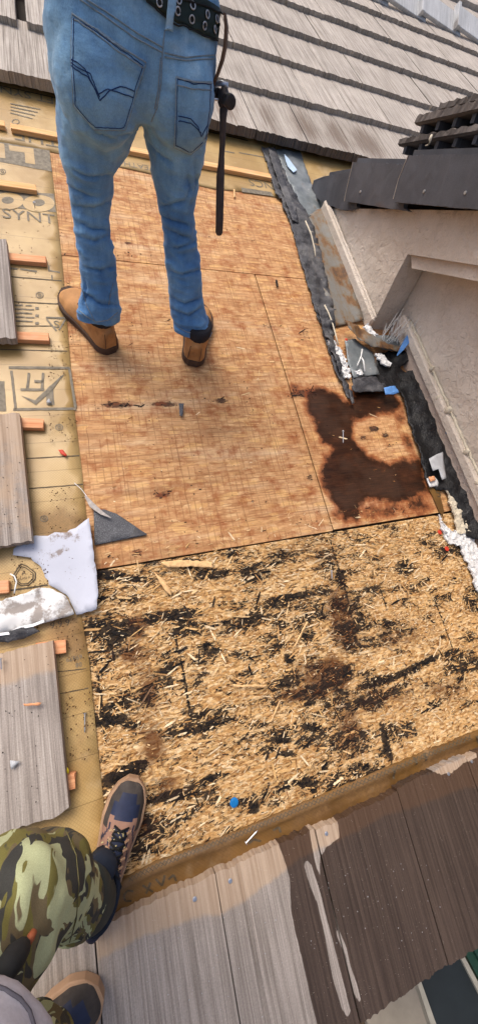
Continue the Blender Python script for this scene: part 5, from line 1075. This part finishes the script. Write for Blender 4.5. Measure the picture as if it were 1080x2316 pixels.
BVx, BF, BN = remesh([ball(hd, .075, .095, .115), limb([hd - np.array([0, 0, .18]), hd - np.array([0, -.01, .06])], [.055, .05]), ball(hd + np.array([0, .1, -.01]), .014, .02, .02, 2), ball(hd + np.array([.076, 0, -.005]), .012, .02, .03, 2), ball(hd - np.array([.076, 0, .005]), .012, .02, .03, 2), loft([ring(wc + np.array([0, 0, z]), .12, .07) for z in (-.05, .15, .36)])] + arms[:0] + handp + [limb([sh[i] - np.array([s * .03, 0, .02]), sh[i] + np.array([s * .06, .02, -.12]), sh[i] + np.array([s * .08, .08, -.25]), sh[i] + np.array([s * .02, .26, -.24])], [.04, .036, .032, .026]) for i, s in enumerate((-1, 1))], .009, 2)
body = mk('body', BVx, BF, 'skin', worker, space='world', smooth=True); HVx, HF, _ = remesh([ball(hd + np.array([0, -.012, .022]), .082, .098, .108)], .012, 1); mk('hair', HVx, HF, 'hair', worker, space='world', smooth=True)

# ---- footwear
def interp(s, pts): return float(np.interp(s, [p[0] for p in pts], [p[1] for p in pts]))
WB = [(0, .013), (.02, .023), (.06, .031), (.12, .036), (.3, .036), (.5, .040), (.7, .049), (.84, .046), (.94, .033), (1, .012)]
def outline(L, k, n=30, skew=.0):
    P = []
    for i in range(n + 1): s = i / n; P.append((interp(s, WB) * k + skew * math.sin(s * 3) , s * L))
    return P + [(-x + 2 * skew * math.sin(y / L * 3), y) for x, y in reversed(P)]
def sole_vf(L, k, z0, z1, lip=.003, toe=.012):
    O = outline(L, k); n = len(O); up = lambda y, z: z + toe * max(0, (y / L - .75) / .25) ** 2
    V = [(x * .96, y, up(y, z0)) for x, y in O] + [(x * 1.03, y, up(y, z0 + .004)) for x, y in O] + [(x * 1.03, y, up(y, z1 - .003)) for x, y in O] + [(x * .97, y, up(y, z1)) for x, y in O]
    F = [(r * n + i, r * n + (i + 1) % n, (r + 1) * n + (i + 1) % n, (r + 1) * n + i) for r in range(3) for i in range(n)]; m = len(V)
    F += [tuple(range(n))[::-1], tuple(3 * n + i for i in range(n))]; return V, F
def upper_rings(L, k, Z, zb, n=40, ns=34):
    R_ = []
    for i in range(ns + 1):
        s = .012 + .976 * i / ns; w = interp(s, WB) * k * .97; zt = interp(s, Z); z0 = zb + .012 * max(0, (s - .75) / .25) ** 2; rg = []
        for j in range(n):
            t = 2 * math.pi * j / n; cx_, sy_ = math.cos(t), math.sin(t); x = w * math.copysign(abs(cx_) ** .75, cx_)
            z = z0 + (zt - z0) * abs(sy_) ** .85 if sy_ > 0 else z0 - .004 * abs(sy_)
            rg.append(np.array([x * (1 - .18 * max(0, sy_)), s * L, z]))
        R_.append(rg)
    return R_
def boot(heel, toe, parent, lift=0.0, pit=0.0):
    h, t = np.array(R(*heel, .0)), np.array(R(*toe, .0)); d = t - h; rz = math.atan2(-d[0], d[1]); L = .325
    fr = rframe((h[0], h[1], lift), rz, pit)
    def lo(V): return [tuple(fr @ Vector(v)) for v in V]
    V, F = sole_vf(L, 1.36, .0, .030); so_ = mk('boot_sole', lo(V), F, 'boot_sole', parent, space='world')
    V, F = sole_vf(.075, 1.0, -.002, .02, toe=0)
    Z = [(0, .10), (.06, .112), (.3, .112), (.45, .10), (.6, .082), (.75, .070), (.9, .060), (1, .03)]
    sh_ = loft([ring((0, y, z), rx, ry) for y, z, rx, ry in ((.072, .03, .044, .066), (.075, .08, .046, .068), (.082, .115, .048, .066), (.085, .130, .048, .064))])
    X, F, N = remesh([loft(upper_rings(L, 1.3, Z, .024)), sh_], .0055, 2); X = X + N * np.array([.0016 * fbm(p, 26, 3, 3) for p in X])[:, None]
    up_ = mk('boot_upper', lo(X), F, 'boot_leather', parent, space='world', smooth=True)
    X, F, N = remesh([loft([ring((0, y, z), rx, ry) for y, z, rx, ry in ((.082, .112, .049, .067), (.085, .122, .053, .070), (.088, .14, .052, .068), (.09, .150, .046, .062))])], .006, 2); mk('boot_collar', lo(X), F, 'boot_collar', parent, space='world', smooth=True)
    for q in ([(-.022, .012, .10), (-.024, .006, .07), (-.025, .008, .035)], [(.022, .012, .10), (.024, .006, .07), (.025, .008, .035)]):
        V, F = tube([(x, y - .004, z) for x, y, z in q], .0016, 5); mk('seam', lo(V), F, 'brown_leather', up_, space='world')
    for k in range(4):
        y = .125 + k * .022; z = interp(y / L, Z) + .003; V, F = tube([(-.022, y, z - .006), (0, y + .004, z + .003), (.022, y, z - .006)], .0022, 6); mk('lace', lo(V), F, 'lace', up_, space='world', smooth=True)
boot((254, 800), (160, 680), worker); boot((434, 830), (450, 700), worker, .004)

# ---- hammer on its belt strap
hm = thing('hammer', Matrix.Translation(Vector(YP(495, 528, 1.0)[0])), 'long-handled black hammer hanging from the worker\'s belt', 'hammer')
q = lambda u, v, y=1.0: YP(u, v, y)[0]
V, F = tube([q(506, 240), q(504, 268), q(503, 320), q(501, 350), q(500, 372), q(498, 400), q(497, 450), q(496, 500), q(495, 526), q(495, 531)], [.0115, .0095, .0078, .008, .0095, .0118, .012, .0122, .0118, .008], 14); mk('handle', V, F, 'grip_rubber', hm, space='world', smooth=True)
hc = q(505, 222); X, F, N = remesh([ball(hc, .016, .016, .022, 2), limb([hc + np.array([-.008, .02, .002]), hc + np.array([-.012, .05, .004]), hc + np.array([-.016, .085, -.008])], [.013, .010, .005], 10), limb([hc, hc + np.array([.004, -.02, .0]), hc + np.array([.006, -.028, 0]), hc + np.array([.007, -.045, 0])], [.013, .011, .015, .015], 14)], .003, 1); mk('hammer_head', X, F, 'dark_steel', hm, space='world', smooth=True)
V, F = limb([q(478, 196, 1.03), q(486, 190, 1.02), q(500, 188, 1.01), q(513, 192, 1.0), q(512, 206, 1.0)], [.004, .005, .006, .006, .004], 8); mk('holder_ring', V, F, 'steel', hm, space='world', smooth=True)
V, F = limb([q(474, 200, 1.01), q(473, 212, 1.0), q(482, 224, .99), q(494, 226, .985)], [.0025] * 4, 8); mk('holder_ring', V, F, 'steel', hm, space='world', smooth=True)
stp = [(505, 28, 1.0), (509, 60, 1.0), (507, 100, 1.0), (500, 135, 1.0), (490, 165, 1.0), (480, 190, 1.005), (472, 212, 1.01)]
P = [q(*s_) for s_ in stp]; V = []
for i, p in enumerate(P): w_ = [.006, .010, .011, .011, .009, .007, .005][i]; V += [p + np.array([-w_ * .5, -w_, 0]), p + np.array([w_ * .5, w_, 0]), p + np.array([w_ * .5 + .006, w_, 0]), p + np.array([-w_ * .5 + .006, -w_, 0])]
F = [(i * 4 + j, i * 4 + (j + 1) % 4, (i + 1) * 4 + (j + 1) % 4, (i + 1) * 4 + j) for i in range(6) for j in range(4)] + [(3, 2, 1, 0), (24, 25, 26, 27)]; mk('leather_strap', V, F, 'brown_leather', hm, space='world')

# ---- the photographer, looking down at own legs
ph = thing('person', Matrix.Translation(Vector(W(R(200, 2150)))), 'photographer\'s legs in camouflage trousers and blue-brown trail shoes', 'person')
def hp(u, v, h): return HP(u, v, h)[0]
def gp(x, y, h): return np.array([x, y, y * TANP + h])       # h metres plumb above the roof
TL = limb([gp(-.31, -.55, .80), gp(-.275, -.50, .70), gp(-.240, -.464, .61), gp(-.196, -.448, .54), gp(-.174, -.448, .47), gp(-.176, -.474, .36), gp(-.168, -.512, .24), gp(-.162, -.538, .13), gp(-.162, -.545, .075)], [.096, .094, .090, .084, .077, .064, .056, .051, .052], 26)
TR = limb([gp(-.195, -.61, .78), gp(-.205, -.63, .62), gp(-.232, -.665, .44), gp(-.262, -.70, .28), gp(-.288, -.735, .14), gp(-.295, -.745, .075)], [.092, .086, .076, .068, .064, .064], 26)
hipc = gp(-.255, -.585, .82)
PVs = loft([ring(hipc + np.array([0, 0, z]), rx, ry) for z, rx, ry in ((-.12, .10, .08), (-.05, .135, .105), (.03, .14, .11), (.10, .135, .105))])
CV, CF, CN = remesh([TL, TR, PVs], .0085, 4)
wv = np.array([.010 * fbm((p[0], p[1], p[2]), 6.5, 3, 3) + .006 * (max(0, math.sin(p[2] * 60 + p[0] * 30 + 4 * fbm(p, 6, 2, 1))) ** 3 if p[2] < .1 else 0) + .0035 * fbm(p, 20, 2, 6) for p in CV]); CV = CV + CN * wv[:, None]
tr_ = mk('trousers', CV, CF, 'camo_cloth', ph, space='world', smooth=True); CS = Skinned(CV, CF)
CS.line('seam', [(150, 1880), (172, 1935), (178, 2000), (172, 2080), (158, 2130)], 'camo_seam', tr_, .0010, .0005, 6)
V, F = limb([CS.at(u, v, .006)[0] for u, v in ((-12, 2218), (6, 2190), (22, 2168), (40, 2146), (52, 2136))], [.011, .013, .014, .010, .003], 12); cord = mk('drawstring', V, F, 'black_cord', ph, space='world', smooth=True)
V, F = limb([CS.at(u, v, .006)[0] for u, v in ((51, 2138), (60, 2122), (68, 2108))], [.0045, .005, .004], 10); mk('cord_tip', V, F, 'orange_cord', cord, space='world', smooth=True)
V, F = limb([gp(-.158, -.546, .06), gp(-.158, -.540, .12), gp(-.162, -.522, .19), gp(-.167, -.502, .25)], [.056, .057, .060, .058], 24); mk('lower_leg_tube', V, F, 'dark_cloth', ph, space='world', smooth=True)  # darker tube around the lower part of the left leg
sc0 = gp(-.241, -.577, .83)
SB = [ring(sc0 + np.array([-.0, z * -.12, z]), rx, ry, 32) for z, rx, ry in ((-.03, .150, .135), (.0, .152, .138), (.12, .155, .135), (.28, .17, .12), (.40, .185, .11), (.46, .12, .08), (.49, .06, .055))]
top = sc0 + np.array([0, -.055, .42]); cz = CAMW
armsP = [limb([top + np.array([s * .18, 0, 0]), top + np.array([s * .25, -.05, -.13]), top + np.array([s * .24, -.02, -.26]), np.array([.05 if s > 0 else -.16, cz[1] - .30, cz[2] - .10])], [.055, .05, .044, .036]) for s in (-1, 1)]
GV, GF, GN = remesh([loft(SB)] + armsP, .010, 3); GV = GV + GN * np.array([.005 * fbm(p, 9, 3, 2) for p in GV])[:, None]; shp = mk('shirt', GV, GF, 'grey_jersey', ph, space='world', smooth=True); GS = Skinned(GV, GF)
GS.line('hem_seam', [(-30, 2226), (10, 2240), (45, 2262), (66, 2290), (78, 2330)], 'seam_dark', shp, .0018, .0005, 6)
hd2 = sc0 + np.array([.0, -.07, .63]); X, F, N = remesh([ball(hd2, .078, .098, .118), limb([hd2 - np.array([0, 0, .2]), hd2 - np.array([0, 0, .05])], [.056, .05]), ball(hd2 + np.array([0, .1, -.01]), .014, .02, .02, 2), ball(hd2 + np.array([.078, 0, 0]), .012, .02, .03, 2), ball(hd2 - np.array([.078, 0, 0]), .012, .02, .03, 2)] + [limb([a_, a_ + np.array([0, .05, .02]), a_ + np.array([0, .08, .03])], [.03, .034, .026], 10) for a_ in (np.array([.05, cz[1] - .31, cz[2] - .10]), np.array([-.16, cz[1] - .31, cz[2] - .10]))], .009, 2)
mk('body', X, F, 'skin', ph, space='world', smooth=True); X, F, N = remesh([ball(hd2 + np.array([0, -.012, .024]), .085, .1, .11)], .012, 1); mk('hair', X, F, 'hair', ph, space='world', smooth=True)
def sneaker(heel_ab, toe_ab, L, parent, h0=.004, k=1.02, laces=True):
    h, t = np.array(heel_ab), np.array(toe_ab); d = t - h; rz = math.atan2(-d[0], d[1]); fr = rframe((t[0] - d[0] / np.linalg.norm(d) * L, t[1] - d[1] / np.linalg.norm(d) * L, h0), rz)
    lo = lambda V: [tuple(fr @ Vector(v)) for v in V]
    V, F = sole_vf(L, k * 1.05, 0, .030); mk('shoe_sole', lo(V), F, 'shoe_sole', parent, space='world')
    Z = [(0, .075), (.06, .09), (.2, .094), (.36, .094), (.5, .086), (.62, .074), (.75, .064), (.88, .056), (.96, .046), (1, .03)]
    RG = upper_rings(L, k * 1.0, Z, .026, 48, 44); n = 48; V, F = loft(RG); mi = []
    for i in range(44):
        s = .012 + .976 * (i + .5) / 44
        for j in range(n):
            t_ = 2 * math.pi * (j + .5) / n; x = abs(math.cos(t_)); m = 1
            if s > .9 or (s > .66 and x > .80 + .1 * (.9 - s)) or (s > .84 and x > .45): m = 2
            elif s > .71 + .05 * x: m = 0
            elif s > .66 + .05 * x: m = 1
            elif .34 < s and x < .34: m = 0
            elif x > .55 and ((s * 13 + x * 4) % 1.6) < .42: m = 0
            elif s < .3 and x < .5: m = 0
            mi.append(m)
    mi += [1, 2]
    up_ = mk('shoe_upper', lo(V), F, ['shoe_blue', 'shoe_brown', 'shoe_toe'], parent, space='world', smooth=True, mi=mi)
    X, F = tube([(.030 * math.cos(t) , .27 * L + .058 * math.sin(t), .093) for t in np.linspace(0, 2 * math.pi, 25)], .007, 8, False); mk('collar', lo(X), F, 'sock', up_, space='world', smooth=True)
    if laces:
        r = random.Random(5)
        for q in range(6):
            s = .40 + q * .05; y = s * L; z = interp(s, Z) + .002
            for sg in (1, -1):
                V, F = tube([(sg * .019, y, z - .004), (0, y + .006, z + .003), (-sg * .019, y + .013, z - .005)], .0023, 6); lc = mk('lace', lo(V), F, 'lace', up_, space='world', smooth=True)
            for sg in (1, -1):
                V, F = tube([(sg * .017, y + .002, z - .001), (sg * .026, y + .004, z - .010)], .0028, 6); mk('lace_eyelet', lo(V), F, 'shoe_sole', up_, space='world')
        for loop in ([(-.004, .45, .012), (-.03, .44, .014), (-.052, .38, .0), (-.048, .33, -.006), (-.02, .38, .01), (-.002, .44, .013)], [(.004, .45, .012), (-.02, .40, .016), (-.045, .35, .004), (-.055, .30, -.012)], [(.0, .45, .012), (.02, .42, .008), (.034, .36, -.004), (.03, .31, -.008)], [(-.01, .42, .014), (-.036, .41, .01), (-.05, .44, -.006), (-.06, .47, -.02)]):
            V, F = tube([(x, s * L, interp(s, Z) + z) for x, s, z in loop], .0024, 6); mk('lace', lo(V), F, 'lace', up_, space='world', smooth=True)
        for q in range(46):
            s = r.uniform(.33, .66); x = r.gauss(-.006, .018); z = interp(s, Z) + .004 - abs(x) * .35; V, F = tube([(x, s * L, z), (x + r.uniform(-.004, .004), s * L + .003, z + .001)], .0015, 5); mk('lace_fleck', lo(V), F, 'lace_fleck', up_, space='world')
    return fr
t1 = R(303, 1752, .02); h1 = R(212, 2085, .02); f1 = sneaker(h1[:2], t1[:2], .315, ph, .005)
t2 = R(231, 2222, .05); h2 = t2 + np.array([-.30, -.10, 0]); sneaker(h2[:2], t2[:2], .305, ph, .036, 1.12)
V, F = limb([hp(232, 1950, .07), hp(232, 1962, .10), hp(222, 1980, .16)], [.034, .034, .034], 16); mk('sock', V, F, 'sock', ph, space='world', smooth=True)
